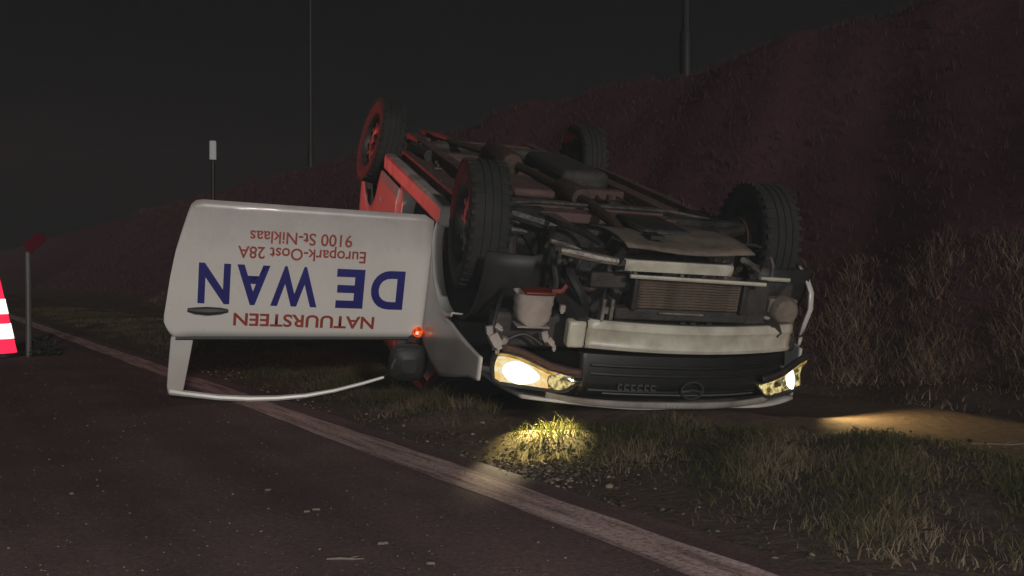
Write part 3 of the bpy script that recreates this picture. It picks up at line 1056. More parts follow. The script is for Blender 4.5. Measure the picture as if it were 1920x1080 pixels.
for k in range(6):
    y = 0.285 - 0.031 * k
    w = (0.010, 0.012, 0.011, 0.012, 0.010, 0.012)[k]
    b.box((nose_x(y) - 0.012, y - w, 0.794), (nose_x(y) - 0.002, y + w, 0.799))
    b.box((nose_x(y) - 0.012, y - w, 0.816), (nose_x(y) - 0.002, y + w, 0.821))
    b.box((nose_x(y) - 0.011, y + w - 0.005, 0.799), (nose_x(y) - 0.003, y + w, 0.816))
b.build('chrome_mark', M['grey_metal'], gr)


# --- headlights: bowl, lit reflector, facets, lens
def lamp_surface(s, pts, off):
    out = []
    for (y, z) in pts:
        out.append((nose_x(s * y) - 0.02 + off, s * y, z))
    return out


def headlight(s):
    def lo(y):                       # lower edge (towards the bumper)
        return float(np.interp(y, [0.45, 0.52, 0.60, 0.66, 0.72, 0.78, 0.83], [0.782, 0.774, 0.758, 0.733, 0.712, 0.703, 0.712]))

    def hi(y):
        return min(0.856, 0.856 - 0.6 * max(0, y - 0.79) ** 1.0, 0.79 + 0.9 * (y - 0.44))

    ys = lin(0.455, 0.825 if s > 0 else 0.80, 22)
    bowl = MB()
    rows = []
    for y in ys:
        a, b = lo(y), max(lo(y) + 0.012, hi(y))
        x = nose_x(s * y) - 0.02
        rows.append([(x, s * y, a), (x - 0.06, s * y, a + 0.2 * (b - a)), (x - 0.075, s * y, (a + b) / 2), (x - 0.06, s * y, b - 0.2 * (b - a)), (x, s * y, b)])
    h = bowl.grid(rows).build('headlight', M['chassis_dark'], van, solid=0.006)
    # lit reflector
    rows = []
    for y in lin(0.585, 0.81 if s > 0 else 0.79, 14):
        a, b = lo(y) + 0.022, hi(y) - 0.008
        x = nose_x(s * y) - 0.035
        rows.append([(x - 0.03 * math.sin(PI * k / 8), s * y, a + (b - a) * k / 8) for k in range(9)])
    MB().grid(rows).build('reflector', M['lamp_white'] if s > 0 else M['lamp_facet'], h)
    rows = []
    for k in range(6):
        t = k / 5
        rows.append([(nose_x(s * 0.70) - 0.022 - 0.02 * t * t, s * ((0.705 if s > 0 else 0.69) + (0.088 if s > 0 else 0.03) * t * math.cos(q)), 0.797 + 0.052 * t * math.sin(q) - (0.02 * t * math.cos(q) if s > 0 else -0.035 * t * math.cos(q)))
                     for q in [2 * PI * j / 20 for j in range(21)]])
    MB().grid(rows).build('bulb_glow', M['lamp_core'], h)
    rows = []
    for y in lin(0.475, 0.583, 12):
        a, b = lo(y) + 0.006, hi(y) - 0.006
        x = nose_x(s * y) - 0.035
        rows.append([(x - 0.02 * math.sin(PI * k / 6) + 0.004 * math.sin(60 * y), s * y, a + (b - a) * k / 6) for k in range(7)])
    MB().grid(rows).build('reflector_facets', M['lamp_facet'], h)
    rows = []
    for y in lin(0.56, 0.81 if s > 0 else 0.79, 16):
        a = lo(y) + 0.001
        b = lo(y) + 0.020
        x = nose_x(s * y) - 0.028
        rows.append([(x, s * y, a), (x - 0.006, s * y, b)])
    MB().grid(rows).build('glowing_rim', M['lamp_amber'], h)
    rows = []
    for y in ys:
        a, b = lo(y), max(lo(y) + 0.012, hi(y))
        x = nose_x(s * y) - 0.012
        rows.append([(x + 0.012 * math.sin(PI * k / 6), s * y, a + (b - a) * k / 6) for k in range(7)])
    MB().grid(rows).build('lens', M['glass'], h)
    # sheet-metal strip along the lamp
    rows = []
    for y in lin(0.46, 0.80, 16):
        a = lo(y)
        x = nose_x(s * y) - 0.03
        rows.append([(x, s * y, a - 0.035), (x + 0.012, s * y, a - 0.028), (x + 0.012, s * y, a - 0.006)])
    MB().grid(rows).build('lamp_trim', M['chassis'] if s > 0 else M['black_plastic'], h, solid=0.005)
    return h


hl = headlight(1)
hr = headlight(-1)
hr.location = (0.050, 0.035, 0.010)      # knocked inwards


def beam_lamp(parent, loc, target, energy, angle, blend, color, size=0.03):
    """Part of the headlight: the beam it throws; loc in van axes, target in world axes."""
    d = bpy.data.lights.new('headlight_beam', 'SPOT')
    d.energy = energy
    d.spot_size = R(angle)
    d.spot_blend = blend
    d.color = color
    d.shadow_soft_size = size
    o = bpy.data.objects.new('headlight_beam', d)
    col.objects.link(o)
    o.parent = parent
    mw = van.matrix_world
    w = mw @ Vector(loc)
    dirw = (Vector(target) - w).normalized()
    dl = mw.to_3x3().inverted() @ dirw
    o.location = loc
    o.rotation_euler = (-dl).to_track_quat('Z', 'Y').to_euler()
    return o


WARM = (1.0, 0.86, 0.42)
beam_lamp(hl, (nose_x(0.60) + 0.03, 0.60, 0.80), (0.15, 3.93, 0.05), 190.0, 64, 1.0, (1.0, 0.88, 0.30))
beam_lamp(hl, (nose_x(0.70) + 0.03, 0.70, 0.79), (-0.02, 3.43, 0.02), 48.0, 17, 1.0, (1.0, 0.84, 0.52))
beam_lamp(hr, (0.67, -0.83, 0.80), (2.2, 3.85, 0.0), 36.0, 120, 1.0, (1.0, 0.76, 0.32))


# --- wheels
def wheel_meshes():
    ty = MB()
    prof = [(0.205, -0.085), (0.225, -0.095), (0.275, -0.102), (0.300, -0.094), (0.313, -0.078), (0.315, -0.045), (0.308, -0.043), (0.308, -0.035), (0.316, -0.033),
            (0.317, -0.004), (0.309, -0.003), (0.309, 0.005), (0.317, 0.006), (0.316, 0.033), (0.308, 0.035), (0.308, 0.043), (0.315, 0.045), (0.313, 0.078),
            (0.300, 0.094), (0.275, 0.102), (0.225, 0.095), (0.205, 0.085)]
    ty.lathe(prof, 48, 'y')
    for k in range(36):
        q = 2 * PI * k / 36
        for (w0, w1) in ((0.050, 0.096), (-0.096, -0.050)):
            m = Matrix.Rotation(q, 3, 'Y')
            b = MB().box((0.306, w0, -0.013), (0.3175, w1, 0.010))
            ty.add([m @ Vector(v) for v in b.v], b.f)
    rim = MB()
    rim.lathe([(0.206, -0.086), (0.190, -0.07), (0.185, -0.02), (0.185, 0.05), (0.206, 0.086)], 36, 'y')
    rim.lathe([(0.186, 0.035), (0.150, 0.050), (0.10, 0.062), (0.065, 0.055), (0.055, 0.045), (0.0, 0.045)], 36, 'y')
    for k in range(8):
        q = 2 * PI * k / 8
        rim.lathe([(0.0, 0.066), (0.018, 0.064), (0.022, 0.052)], 10, 'y', (0.125 * math.cos(q), 0, 0.125 * math.sin(q)))
    for k in range(5):
        q = 2 * PI * k / 5 + 0.3
        rim.lathe([(0.0, 0.062), (0.010, 0.062), (0.011, 0.045)], 6, 'y', (0.052 * math.cos(q), 0, 0.052 * math.sin(q)))
    return ty, rim


ty, rim = wheel_meshes()
whl = ty.build('wheel', M['rubber'], van)
whl_rim = rim.build('rim', M['steel'], whl)
cap = MB().lathe([(0.0, 0.075), (0.03, 0.072), (0.04, 0.046)], 16, 'y')
whl_cap = cap.build('hub_cap', M['grey_metal'], whl)
for i, (x, y, rz, ry) in enumerate(((0.0, 0.77, R(4), 0.0), (0.0, -0.77, R(184), 0.4), (AX - 0.02, 0.845, R(-6), 0.2), (AX, -0.77, R(180), 0.9))):
    w = whl if i == 0 else copy_tree(whl, van)
    w.location = (x, y, 0.295 if i != 2 else 0.265)
    w.rotation_euler = (0 if i != 2 else R(-11), ry, rz)

# --- the open door: hinged at the front, standing straight out, so that its outer face looks forward
HX, HY = -0.42, 0.90


def door_bulge(u, z):
    return 0.028 * (1 - ((z - 0.66) / 0.45) ** 2) - 0.015 * (u / 1.3) ** 3


def door_lo(u):
    edge = 0.345
    if u > 1.16:
        # rounded corner then the slanting shut edge
        pts = [(1.16, 0.345), (1.195, 0.352), (1.215, 0.372), (1.228, 0.41), (1.255, 0.51), (1.28, 0.61), (1.302, 0.75), (1.316, 0.88), (1.325, 0.95)]
        edge = float(np.interp(u, [p[0] for p in pts], [p[1] for p in pts]))
    if u < 0.03:
        edge += 0.03 * (1 - u / 0.03)
    return edge


def door_hi(u):
    z = 1.022 + 0.030 * u
    if u > 1.27:
        z -= 0.10 * ((u - 1.27) / 0.055) ** 2 * 0.8
    return z


us = lin(0.0, 1.15, 24) + lin(1.16, 1.325, 22)
rows = []
for u in us:
    a, b = door_lo(u), max(door_hi(u), door_lo(u) + 0.003)
    rows.append([(HX + door_bulge(u, a + (b - a) * k / 18), HY + 0.004 + u, a + (b - a) * k / 18) for k in range(19)])
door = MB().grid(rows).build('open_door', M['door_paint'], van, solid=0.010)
door['label'] = 'white cab door hanging open with upside-down company lettering'
# inner casing
rows = []
for u in lin(0.02, 1.28, 24):
    a, b = door_lo(u) + 0.015, door_hi(u) - 0.02
    rows.append([(HX - (0.012 if k in (0, 8) else 0.06), HY + u, a + (b - a) * k / 8) for k in range(9)])
MB().grid(rows).build('door_casing', M['black_plastic'], door, solid=0.008)
# belt rubber
MB().tube([(HX + 0.018, HY + u, door_hi(u) + 0.004) for u in lin(0.02, 1.27, 20)], 0.009, 6).build('belt_seal', M['black_plastic'], door)
# window frame: rear upright, top rail
fr = MB()
prof_o = [(1.292, 1.060), (1.297, 1.15), (1.302, 1.25), (1.304, 1.33), (1.298, 1.368), (1.27, 1.382)]
prof_i = [(1.172, 1.060), (1.183, 1.15), (1.197, 1.25), (1.208, 1.33), (1.212, 1.352), (1.222, 1.362)]
out_ = [(HY + u, z) for (u, z) in prof_o]
in_ = [(HY + u + 0.012, z) for (u, z) in prof_i]
vs = []
for xo in (0.016, -0.010):
    for (a_, b_) in zip(out_, in_):
        for (y_, z_) in (a_, b_):
            vs.append((HX + xo - 0.04 * (z_ - 1.06), y_, z_))
k_ = len(out_)
fs = []
for i in range(k_ - 1):
    fs += [(2 * i, 2 * i + 1, 2 * i + 3, 2 * i + 2), (2 * k_ + 2 * i, 2 * k_ + 2 * i + 2, 2 * k_ + 2 * i + 3, 2 * k_ + 2 * i + 1),
           (2 * i, 2 * i + 2, 2 * k_ + 2 * i + 2, 2 * k_ + 2 * i), (2 * i + 1, 2 * k_ + 2 * i + 1, 2 * k_ + 2 * i + 3, 2 * i + 3)]
fs += [(0, 2 * k_, 2 * k_ + 1, 1), (2 * k_ - 2, 2 * k_ - 1, 4 * k_ - 1, 4 * k_ - 2)]
fr.add(vs, fs)
rail = [(1.29, 1.360, 0.020), (1.22, 1.372, 0.017), (1.05, 1.392, 0.016), (0.90, 1.398, 0.016), (0.75, 1.393, 0.015), (0.60, 1.377, 0.013), (0.45, 1.345, 0.011), (0.30, 1.300, 0.010), (0.19, 1.262, 0.009)]
fo = fr.build('door_window_frame', M['paint'], door, bevel=0.004, smooth=25)
MB().tube([(HX + 0.004 - 0.04 * (z - 1.06), HY + u, z) for (u, z, r) in rail], [r for (u, z, r) in rail], 8).build('window_rail', M['paint'], door)
MB().tube([(HX - 0.005, HY + u, z) for (u, z) in ((0.19, 1.262), (0.08, 1.16), (0.015, 1.04))], 0.010, 6).build('window_corner', M['black_plastic'], door)
# handle
hd = MB()
hd.tube([(HX + 0.030, HY + u, z) for (u, z) in ((1.020, 0.905), (1.06, 0.908), (1.12, 0.911), (1.18, 0.911), (1.218, 0.908))], [0.008, 0.018, 0.023, 0.018, 0.009], 8)
hd.build('handle', M['black_plastic'], door)
MB().lathe([(0.0, 0.002), (0.045, 0.002), (0.055, 0.0)], 20, 'x', (HX + 0.013, HY + 1.11, 0.884)).build('handle_cup', M['paint_dirty'], door)
for z in (0.47, 0.56, 0.90):
    MB().tube([(HX - 0.02, HY - 0.012, z - 0.03), (HX - 0.02, HY - 0.012, z + 0.03)], 0.014, 8).build('hinge', M['paint'], door)
# wing mirror
mi = MB()
rows = []
for k in range(9):
    t = k / 8
    r = math.sin(PI * (0.10 + 0.84 * t)) ** 0.6
    rows.append([(HX + 0.055 + 0.11 * t, HY + 0.09 + 0.105 * r * math.copysign(abs(math.cos(q)) ** 0.6, math.cos(q)),
                  1.135 + 0.105 * r * math.copysign(abs(math.sin(q)) ** 0.6, math.sin(q))) for q in [2 * PI * j / 20 for j in range(21)]])
mi.grid(rows)
for rr in (rows[0], rows[-1]):
    mi.add(rr[:-1], [tuple(range(len(rr) - 1))])
mi.tube([(HX + 0.0, HY + 0.05, 1.03), (HX + 0.06, HY + 0.07, 1.06)], [0.03, 0.035], 8)
mo = mi.build('wing_mirror', M['black_plastic'], door)
MB().tube([(HX + 0.15, HY + 0.165, 1.10), (HX + 0.155, HY + 0.178, 1.13), (HX + 0.150, HY + 0.182, 1.155)], 0.007, 6).build('mirror_rim', M['grey_metal'], door)
MB().tube([(HX + 0.15, HY + 0.16, 1.055), (HX + 0.165, HY + 0.12, 1.04)], 0.006, 6).build('mirror_rim', M['grey_metal'], door)


# lettering on the door, printed flat on the skin
def lettering(text, u0, u1, z0, z1, m, bold=0.0):
    cu = bpy.data.curves.new('tmp', 'FONT')
    cu.body = text
    cu.offset = bold
    cu.resolution_u = 6
    ob = bpy.data.objects.new('tmp', cu)
    col.objects.link(ob)
    dg = bpy.context.evaluated_depsgraph_get()
    me = bpy.data.meshes.new_from_object(ob.evaluated_get(dg))
    me.name = 'lettering'
    bpy.data.objects.remove(ob)
    bm = bmesh.new()
    bm.from_mesh(me)
    bmesh.ops.triangulate(bm, faces=bm.faces)
    xs_ = [v.co.x for v in bm.verts]
    ys_ = [v.co.y for v in bm.verts]
    x0, x1, y0 = min(xs_), max(xs_), 0.0
    cap = max(ys_)
    for v in bm.verts:
        u = u0 + (v.co.x - x0) / (x1 - x0) * (u1 - u0)
        z = z0 + (v.co.y - y0) / (cap - y0) * (z1 - z0) + 0.008 * u
        v.co = (HX + door_bulge(u, z) + 0.0075, HY + 0.004 + u, z)
    bm.to_mesh(me)
    bm.free()
    me.materials.clear()
    me.materials.append(m)
    o = bpy.data.objects.new('lettering', me)
    col.objects.link(o)
    o.parent = door
    return o


for ch_, u0_, u1_ in (('D', 0.128, 0.303), ('E', 0.340, 0.485), ('W', 0.578, 0.812), ('A', 0.822, 0.984), ('N', 1.014, 1.168)):
    lettering(ch_, u0_, u1_, 0.660, 0.865, M['blue_ink'], 0.030)
lettering('NATUURSTEEN', 0.270, 0.990, 0.912, 0.980, M['red_ink'], 0.022)
lettering('Europark-Oost 28A', 0.345, 0.985, 0.557, 0.618, M['red_ink'], 0.014)
lettering('9100 St-Niklaas', 0.420, 0.930, 0.475, 0.537, M['red_ink'], 0.014)

# side repeater, blinking orange
rp = MB()
rp.lathe([(0.0, 0.020), (0.016, 0.017), (0.026, 0.008), (0.029, 0.0)], 16, 'x', (HX + 0.035, HY + 0.035, 0.985))
rpo = rp.build('indicator_lamp', M['indicator'], van)
MB().lathe([(0.0, 0.023), (0.007, 0.021), (0.010, 0.017)], 10, 'x', (HX + 0.0365, HY + 0.042, 0.985)).build('bulb', M['indicator_core'], rpo)

# ------------------------------------------------------------------ traffic cone at the left edge
cone = empty('traffic_cone', (-4.31, 8.0, 0.0))
tag(cone, 'red and white reflective traffic cone cut off by the left edge', 'traffic cone')


def cone_r(z):
    return 0.165 - 0.135 * (z - 0.03) / 0.66


b = MB()
b.lathe([(cone_r(z), z) for z in lin(0.03, 0.69, 12)] + [(0.02, 0.692), (0.0, 0.692)], 28)
b.build('cone_body', M['cone_red'], cone)
for z0, z1 in ((0.150, 0.275), (0.355, 0.480)):
    b = MB()
    b.lathe([(cone_r(z) + 0.004, z) for z in lin(z0, z1, 4)], 28)
    b.build('reflective_band', M['cone_white'], cone)
b = MB().box((-0.20, -0.20, 0.0), (0.20, 0.20, 0.032))
b.build('cone_base', M['black_plastic'], cone, bevel=0.02)

# ------------------------------------------------------------------ roadside posts
post = empty('marker_post', (-4.03, 8.0, 0.0))
tag(post, 'short grey post with a tilted red reflector on top beside the traffic cone', 'marker post')
MB().tube([(0, 0, -0.05), (0, 0, 0.50), (-0.004, 0, 0.87)], 0.024, 10).build('shaft', M['grey_metal'], post)
b = MB()
ang = R(40)
for sgn in (1,):
    c, s = math.cos(ang), math.sin(ang)
    pts = [(-0.09, -0.045), (0.09, -0.045), (0.10, 0.0), (0.07, 0.05), (-0.07, 0.05), (-0.10, 0.0)]
    fr_ = [(0.055 + c * p - s * q, -0.012, 0.95 + s * p + c * q) for p, q in pts]
    bk_ = [(x, 0.012, z) for (x, y, z) in fr_]
    n = len(pts)
    b.add(fr_ + bk_, [tuple(range(n)), tuple(range(2 * n - 1, n - 1, -1))] + [(i, (i + 1) % n, n + (i + 1) % n, n + i) for i in range(n)])
b.build('reflector', M['red_reflector'], post)
MB().tube([(0, 0, 0.86), (0.03, 0.0, 0.92)], 0.010, 6).build('bracket', M['grey_metal'], post)

px, py = -3.36, 10.8
post2 = empty('reflector_post', (px, py, 0.0))
tag(post2, 'tall thin dark post with a white reflective strip at its top behind the open door', 'reflector post')
MB().tube([(0, 0, -0.1), (0, 0, 1.98)], 0.024, 10).build('shaft', M['dark_post'], post2)
b = MB()
b.lathe([(0.036, 1.98), (0.037, 2.0), (0.037, 2.17), (0.036, 2.19), (0.0, 2.195)], 14)
b.build('reflective_strip', M['band_white'], post2)

# lamp posts on the crest of the bank
for i, (sx, hh, lab) in enumerate(((1285, 9.0, 'tall dark lamp post on the crest of the bank above the van'),
                                   (583, 8.0, 'more distant dark lamp post on the far part of the bank crest'))):
    tn = (sx - 960) / 1800.0
    Y = 13.4 / (tn * CA + SA)
    X = tn * Y
    s_, d_ = to_sd(X, Y)
    zb = float(ground_z(s_, d_))
    lp = empty('lamp_post', (X, Y, zb))
    tag(lp, lab, 'lamp post', 'lamp posts along the bank crest')
    MB().tube([(0, 0, -0.3), (0, 0, hh * 0.5), (0, 0, hh)], [0.085, 0.07, 0.05], 10).build('shaft', M['dark_post'], lp)
    MB().tube([(0, 0, hh), (-0.5, -0.3, hh + 0.25), (-1.2, -0.75, hh + 0.32)], 0.04, 8).build('arm', M['dark_post'], lp)
    MB().box((-1.75, -1.2, hh + 0.26), (-1.15, -0.65, hh + 0.38)).build('lamp_head', M['dark_post'], lp, bevel=0.04)
    MB().lathe([(0.13, -0.1), (0.13, 0.9), (0.09, 1.0)], 12).build('base_sleeve', M['dark_post'], lp)


# ------------------------------------------------------------------ vegetation (uncountable cover)
def blades(name, s, d, h, w, lean, tint, m, label, cat, z_off=0.0, taper=0.5):
    n = len(s)
    x, y = to_xy(s, d)
    z = ground_z(s, d) - 0.01 + z_off
    a = rng.uniform(0, 2 * PI, n)
    la = rng.uniform(0, 2 * PI, n)
    dx, dy = np.cos(a) * w / 2, np.sin(a) * w / 2
    lx, ly = np.cos(la) * lean * h, np.sin(la) * lean * h
    V = np.zeros((n, 5, 3))
    V[:, 0] = np.stack([x - dx, y - dy, z], -1)
    V[:, 1] = np.stack([x + dx, y + dy, z], -1)
    V[:, 2] = np.stack([x + dx * taper + lx * 0.35, y + dy * taper + ly * 0.35, z + h * 0.55], -1)
    V[:, 3] = np.stack([x - dx * taper + lx * 0.35, y - dy * taper + ly * 0.35, z + h * 0.55], -1)
    V[:, 4] = np.stack([x + lx, y + ly, z + h * (1 - 0.25 * lean)], -1)
    k = np.arange(n) * 5
    F4 = np.stack([k, k + 1, k + 2, k + 3], -1)
    F3 = np.stack([k + 3, k + 2, k + 4], -1)
    o = np_mesh(name, V.reshape(-1, 3), F4=F4, F3=F3, tint=np.repeat(tint, 5), m=m)
    tag(o, label, cat, kind='stuff')
    return o


def clump(s, d, f=1.0, seed=0.0):
    """0..1 field that groups blades into tufts."""
    v = np.sin(5.1 * f * s + seed) * np.sin(6.3 * f * d + 1.7 + seed) + 0.7 * np.sin(11.7 * f * s - 7.9 * f * d + seed * 2) + 0.5 * np.sin(19 * f * s + 23 * f * d)
    return np.clip(0.5 + v / 3.2, 0, 1)


def under_van(s, d):
    x, y = to_xy(s, d)
    # footprint of the van on the ground
    vx = (x - 0.6079) * 0.2712 + (y - 4.86) * -0.9266
    vy = (x - 0.6079) * -0.9549 + (y - 4.86) * -0.2929
    return (vx < 0.72) & (vx > -3.4) & (np.abs(vy) < 0.80)


# verge grass between the line and the van, and along the road
n = 230000
s = np.concatenate([rng.uniform(-1.5, 6.5, int(n * 0.75)), rng.uniform(6.5, 22, n - int(n * 0.75))])
d = 1.74 + 1.70 * rng.random(n) ** 0.85
c = clump(s, d)
dens = np.clip((d - 1.78) / 0.4, 0.10, 1) * (0.08 + 0.92 * c ** 1.4)
gx, gy = to_xy(s, d)
gravel = np.exp(-(((gx + 0.05) / 0.45) ** 2 + ((gy - 3.25) / 0.25) ** 2))
dens = dens * (1 - 0.92 * gravel)
keep = (rng.random(n) < dens) & ~under_van(s, d)
s, d, c = s[keep], d[keep], c[keep]
gx, gy = to_xy(s, d)
brown = clump(s, d, 0.9, 1.1) * (1 - 0.75 * np.exp(-(((gx - 0.17) / 0.4) ** 2 + ((gy - 3.85) / 0.3) ** 2)))
h = (0.022 + 0.080 * c ** 1.5 * rng.random(len(s)) + 0.02 * rng.random(len(s))) * np.interp(d, [1.74, 2.2, 2.8, 3.05, 3.4], [0.45, 1.15, 1.15, 0.5, 0.25])
blades('verge_grass', s, d, h, rng.uniform(0.003, 0.007, len(s)), rng.uniform(0.15, 1.4, len(s)),
       np.clip(0.70 * brown + 0.48 * rng.random(len(s)), 0, 1), M['verge_grass'],
       'short patchy green and brown grass on the verge between line and van', 'grass')

# rank grass along the rim of the dirt strip on the right
n = 16000
s = rng.uniform(-2.0, 3.4, n)
d = 3.10 + 0.09 * rng.standard_normal(n)
c = clump(s, d, 1.3, 2.0)
keep = (rng.random(n) < 0.15 + 0.85 * c) & ~under_van(s, d)
s, d, c = s[keep], d[keep], c[keep]
blades('rank_grass', s, d, 0.02 + 0.05 * c * rng.random(len(s)) ** 2, rng.uniform(0.003, 0.007, len(s)), rng.uniform(0.1, 0.7, len(s)),
       np.clip(0.1 + 0.7 * rng.random(len(s)), 0, 1), M['verge_grass'], 'ragged grass along the near rim of the lit dirt strip', 'grass')

# dry reeds at the foot of the bank
n = 70000
s = np.concatenate([rng.uniform(-5, 6, int(n * 0.8)), rng.uniform(6, 30, n - int(n * 0.8))])
d = np.where(rng.random(n) < 0.85, rng.uniform(6.0, 7.7, n), rng.uniform(4.6, 6.0, n))
c = clump(s, d, 0.7, 4.0)
keep = (rng.random(n) < 0.1 + 0.9 * c) & ~under_van(s, d)
s, d, c = s[keep], d[keep], c[keep]
h = (0.06 + 0.28 * c * rng.random(len(s))) * np.interp(d, [4.6, 6.0, 6.3, 7.7], [0.25, 0.45, 1.0, 0.8])
blades('dry_grass', s, d, h, rng.uniform(0.004, 0.010, len(s)), rng.uniform(0.3, 1.3, len(s)),
       np.clip(0.75 * rng.random(len(s)) ** 1.5 + 0.3 * (c > 0.6) * rng.random(len(s)), 0, 1), M['dry_grass'],
       'tall dry brown grass at the foot of the bank right of the van', 'grass')

# cover of the bank
n = 80000
s = -8 + 70 * rng.random(n) ** 1.4
d = rng.uniform(6.6, 13.8, n)
c = clump(s, d, 0.35, 7.0)
keep = rng.random(n) < 0.35 + 0.65 * c
s, d, c = s[keep], d[keep], c[keep]
blades('bank_grass', s, d, 0.08 + 0.16 * c * rng.random(len(s)), rng.uniform(0.005, 0.012, len(s)) * (1 + np.abs(s) / 12), rng.uniform(0.2, 1.0, len(s)),
       np.clip(0.2 + 0.6 * rng.random(len(s)), 0, 1), M['bank_grass'], 'dark rough grass covering the steep bank behind the van', 'grass')

# weeds at the foot of the marker post
wd = empty('weed_clump', (-3.93, 8.06, 0.0))
tag(wd, 'small grey-green weed at the foot of the short grey post', 'weed')
V, F4, F3, T = [], [], [], []
for k in range(170):
    a = rng.uniform(0, 2 * PI)
    r = 0.11 * math.sqrt(rng.random())
    z = rng.uniform(0.0, 0.19) * (1 - r / 0.16)
    L = rng.uniform(0.03, 0.07)
    W = L * 0.35
    q = rng.uniform(0, 2 * PI)
    p = Vector((r * math.cos(a), r * math.sin(a), z))
    dr = Vector((math.cos(q), math.sin(q), rng.uniform(-0.2, 0.9))).normalized()
    sd_ = dr.cross(Vector((0, 0, 1))).normalized()
    o_ = len(V)
    V += [tuple(p), tuple(p + dr * L * 0.5 + sd_ * W), tuple(p + dr * L), tuple(p + dr * L * 0.5 - sd_ * W)]
    F4.append((o_, o_ + 1, o_ + 2, o_ + 3))
    T += [rng.random()] * 4
lf = np_mesh('leaf', np.array(V), F4=np.array(F4), tint=np.array(T), m=M['weed'])
lf.parent = wd
lf['kind'] = 'stuff'
b = MB()
for k in range(7):
    a = 2 * PI * k / 7
    b.tube([(0.01 * math.cos(a), 0.01 * math.sin(a), -0.01), (0.05 * math.cos(a), 0.05 * math.sin(a), 0.09), (0.09 * math.cos(a), 0.09 * math.sin(a), 0.16)], [0.004, 0.003, 0.002], 5)
b.build('stem', M['weed'], wd)

# fallen leaves and straw on the verge
n = 2600
s = rng.uniform(-1.5, 9, n)
d = 1.72 + 1.7 * rng.random(n) ** 0.8
ok = ~under_van(s, d)
s, d = s[ok], d[ok]
n = len(s)
x, y = to_xy(s, d)
z = ground_z(s, d) + rng.uniform(0.004, 0.03, n)
a = rng.uniform(0, 2 * PI, n)
L = rng.uniform(0.008, 0.026, n)
W = L * rng.uniform(0.15, 0.6, n)
tz = rng.uniform(-0.5, 0.5, n)
ax_, ay_ = np.cos(a) * L, np.sin(a) * L
bx_, by_ = -np.sin(a) * W, np.cos(a) * W
P = np.stack([np.stack([x - ax_, y - ay_, z - tz * L], -1), np.stack([x + bx_, y + by_, z + 0.2 * W], -1),
              np.stack([x + ax_, y + ay_, z + tz * L], -1), np.stack([x - bx_, y - by_, z + 0.2 * W], -1)], 1)
k = np.arange(n) * 4
g = np_mesh('leaf_litter', P.reshape(-1, 3), F4=np.stack([k, k + 1, k + 2, k + 3], -1), tint=np.repeat(rng.random(n), 4), m=M['litter'])
tag(g, 'dead leaves and straw lying among the verge grass', 'leaf litter', kind='stuff')

# gravel beside the line
oct_v = np.array([(1, 0, 0), (-1, 0, 0), (0, 1, 0), (0, -1, 0), (0, 0, 1), (0, 0, -1), (.6, .6, .5), (-.6, .6, .4), (-.6, -.6, .5), (.6, -.6, .45)], float)
oct_f = np.array([(0, 6, 9), (6, 4, 9), (4, 6, 7), (6, 2, 7), (0, 2, 6), (2, 1, 7), (7, 1, 8), (4, 7, 8), (4, 8, 9), (8, 3, 9), (3, 0, 9), (1, 3, 8),
                  (0, 5, 2), (2, 5, 1), (1, 5, 3), (3, 5, 0)])
n = 700
s = rng.uniform(-1.5, 9, n)
d = 1.72 + np.abs(rng.standard_normal(n)) * 0.12
gx, gy = to_xy(s, d)
extra = 2400
gx = np.concatenate([gx, rng.normal(-0.04, 0.24, extra)])
gy = np.concatenate([gy, rng.normal(3.36, 0.16, extra)])
s, d = to_sd(gx, gy)
ok = (d > 1.66) & (d < 2.6)
s, d = s[ok], d[ok]
n = len(s)
r = rng.gamma(2.0, 0.0017, n) + 0.002
x, y = to_xy(s, d)
z = ground_z(s, d) + r * 0.2
a = rng.uniform(0, 2 * PI, n)
sc = np.stack([r * rng.uniform(0.8, 1.4, n), r * rng.uniform(0.8, 1.4, n), r * rng.uniform(0.5, 0.9, n)], -1)
P = oct_v[None] * sc[:, None, :] * rng.uniform(0.8, 1.2, (n, 10, 1))
ca, sa = np.cos(a)[:, None], np.sin(a)[:, None]
Q = np.stack([P[..., 0] * ca - P[..., 1] * sa + x[:, None], P[..., 0] * sa + P[..., 1] * ca + y[:, None], P[..., 2] + z[:, None]], -1)
F = (oct_f[None] + (np.arange(n) * 10)[:, None, None]).reshape(-1, 3)
g = np_mesh('gravel', Q.reshape(-1, 3), F3=F, tint=np.repeat(rng.random(n), 10), m=M['stone'])
tag(g, 'loose gravel on the shoulder along the white edge line', 'gravel', kind='stuff')

# fine grit on the asphalt
n = 5000
yy = 1.9 + 7 * rng.random(n) ** 1.6
xx = rng.uniform(-0.62, 0.30, n) * yy
s, d = to_sd(xx, yy)
ok = d < 1.46
xx, yy = xx[ok], yy[ok]
n = len(xx)
r = rng.gamma(1.6, 0.0009, n) + 0.0009
P = oct_v[None] * (np.stack([r, r, r * 0.6], -1))[:, None, :] * rng.uniform(0.8, 1.2, (n, 10, 1))
Q = P + np.stack([xx, yy, r * 0.3], -1)[:, None, :]
F = (oct_f[None] + (np.arange(n) * 10)[:, None, None]).reshape(-1, 3)
g = np_mesh('grit', Q.reshape(-1, 3), F3=F, tint=np.repeat(rng.random(n), 10), m=M['stone'])
tag(g, 'fine pale grit scattered over the dark asphalt', 'grit', kind='stuff')


# ------------------------------------------------------------------ litter on the road
def on_road(px_, py_):
    Y_ = 1800.0 * EYE / (py_ - 520.0)
    return (px_ - 960.0) / 1800.0 * Y_, Y_


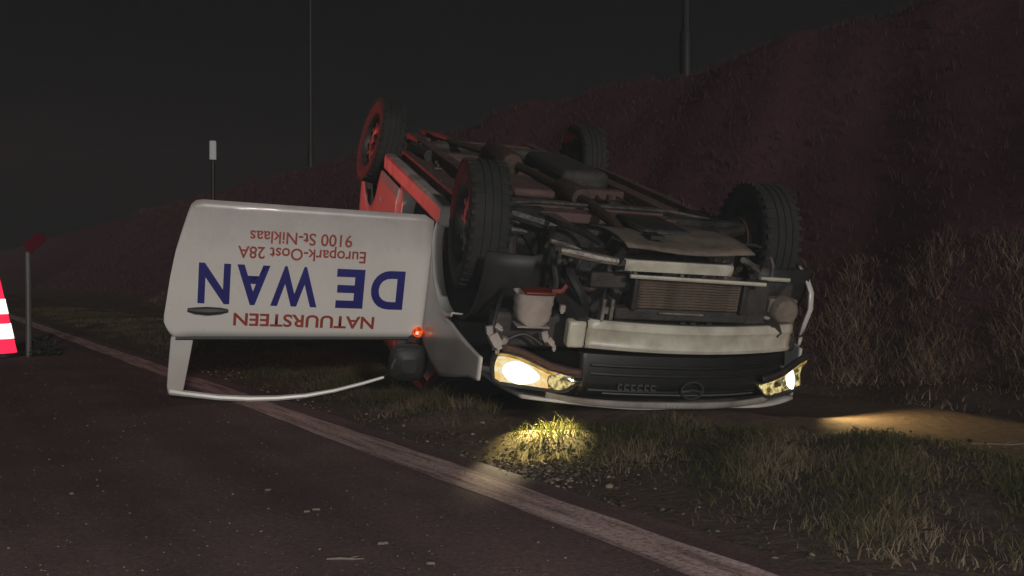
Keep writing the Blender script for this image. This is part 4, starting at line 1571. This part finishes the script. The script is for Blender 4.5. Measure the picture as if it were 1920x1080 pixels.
st_ = empty('lit_edge', (1.78, 3.58, float(ground_z(*to_sd(1.78, 3.58))) + 0.02))  # pale strand added in place of the dirt strip's lit edge
tag(st_, 'added pale strand drawing the lit near edge of the dirt strip by the right edge', 'lit_edge')
MB().tube([(-0.15, 0.0, 0.0), (-0.04, 0.01, 0.006), (0.08, 0.0, 0.004), (0.2, 0.015, 0.008)], [0.002, 0.0035, 0.003, 0.0018], 6).build('stalk', M['twig'], st_)
MB().tube([(0.06, 0.002, 0.005), (0.10, 0.03, 0.010), (0.13, 0.04, 0.012)], [0.0018, 0.0014, 0.001], 5).build('side_shoot', M['twig'], st_)

tw = empty('twig', (*on_road(645, 1053), 0.0))
tag(tw, 'long pale twig lying on the asphalt at the bottom of the picture', 'twig')
MB().tube([(-0.042, 0.0, 0.004), (-0.01, 0.002, 0.005), (0.02, 0.0, 0.004), (0.045, 0.003, 0.004)], [0.0022, 0.003, 0.0026, 0.0012], 6).build('stalk', M['twig'], tw)
MB().tube([(0.01, 0.0015, 0.005), (0.022, 0.012, 0.006), (0.03, 0.018, 0.005)], [0.0014, 0.0012, 0.0007], 5).build('side_shoot', M['twig'], tw)
shard_spec = [(573, 962, 'tiny pale shard on the asphalt left of the twig, nearer the line', 0.010),
              (592, 958, 'tiny pale shard farthest right of the pair beside the edge line', 0.012),
              (715, 1022, 'blunt pale shard on the asphalt right of the twig', 0.016),
              (500, 921, 'small pale shard on the asphalt below the open door', 0.013),
              (808, 1060, 'pale shard on the asphalt at the bottom edge nearest the line', 0.012)]
for (a_, b_, lab, r_) in shard_spec:
    X_, Y_ = on_road(a_, b_)
    q = rng.uniform(0, PI)
    pts = [(r_ * math.cos(q + t) * k, r_ * 0.6 * math.sin(q + t) * k) for t, k in ((0, 1), (1.2, 0.7), (2.4, 1.0), (3.5, 0.8), (4.9, 1.1))]
    b = MB()
    nn = len(pts)
    b.add([(p, q_, 0.0) for p, q_ in pts] + [(p * 0.8, q_ * 0.8, 0.005) for p, q_ in pts],
          [tuple(range(nn - 1, -1, -1)), tuple(range(nn, 2 * nn))] + [(i, (i + 1) % nn, nn + (i + 1) % nn, nn + i) for i in range(nn)])
    o = b.build('shard', M['twig'])
    o.location = (X_, Y_, 0.001)
    tag(o, lab, 'shard', 'pale shards scattered on the asphalt')


# ------------------------------------------------------------------ thin scattering volume, added to lift the blacks
hm = MB().box((-60, -14, -1.6), (60, 110, 15.0))
m, nt, out = nodes_of('black_lift')
pv = N(nt, 'ShaderNodeVolumePrincipled')
pv.inputs['Color'].default_value = (0.95, 0.95, 0.95, 1)
pv.inputs['Density'].default_value = 0.00098
nt.links.new(pv.outputs[0], out.inputs['Volume'])
tag(hm.build('haze', m, smooth=0), kind='stuff')
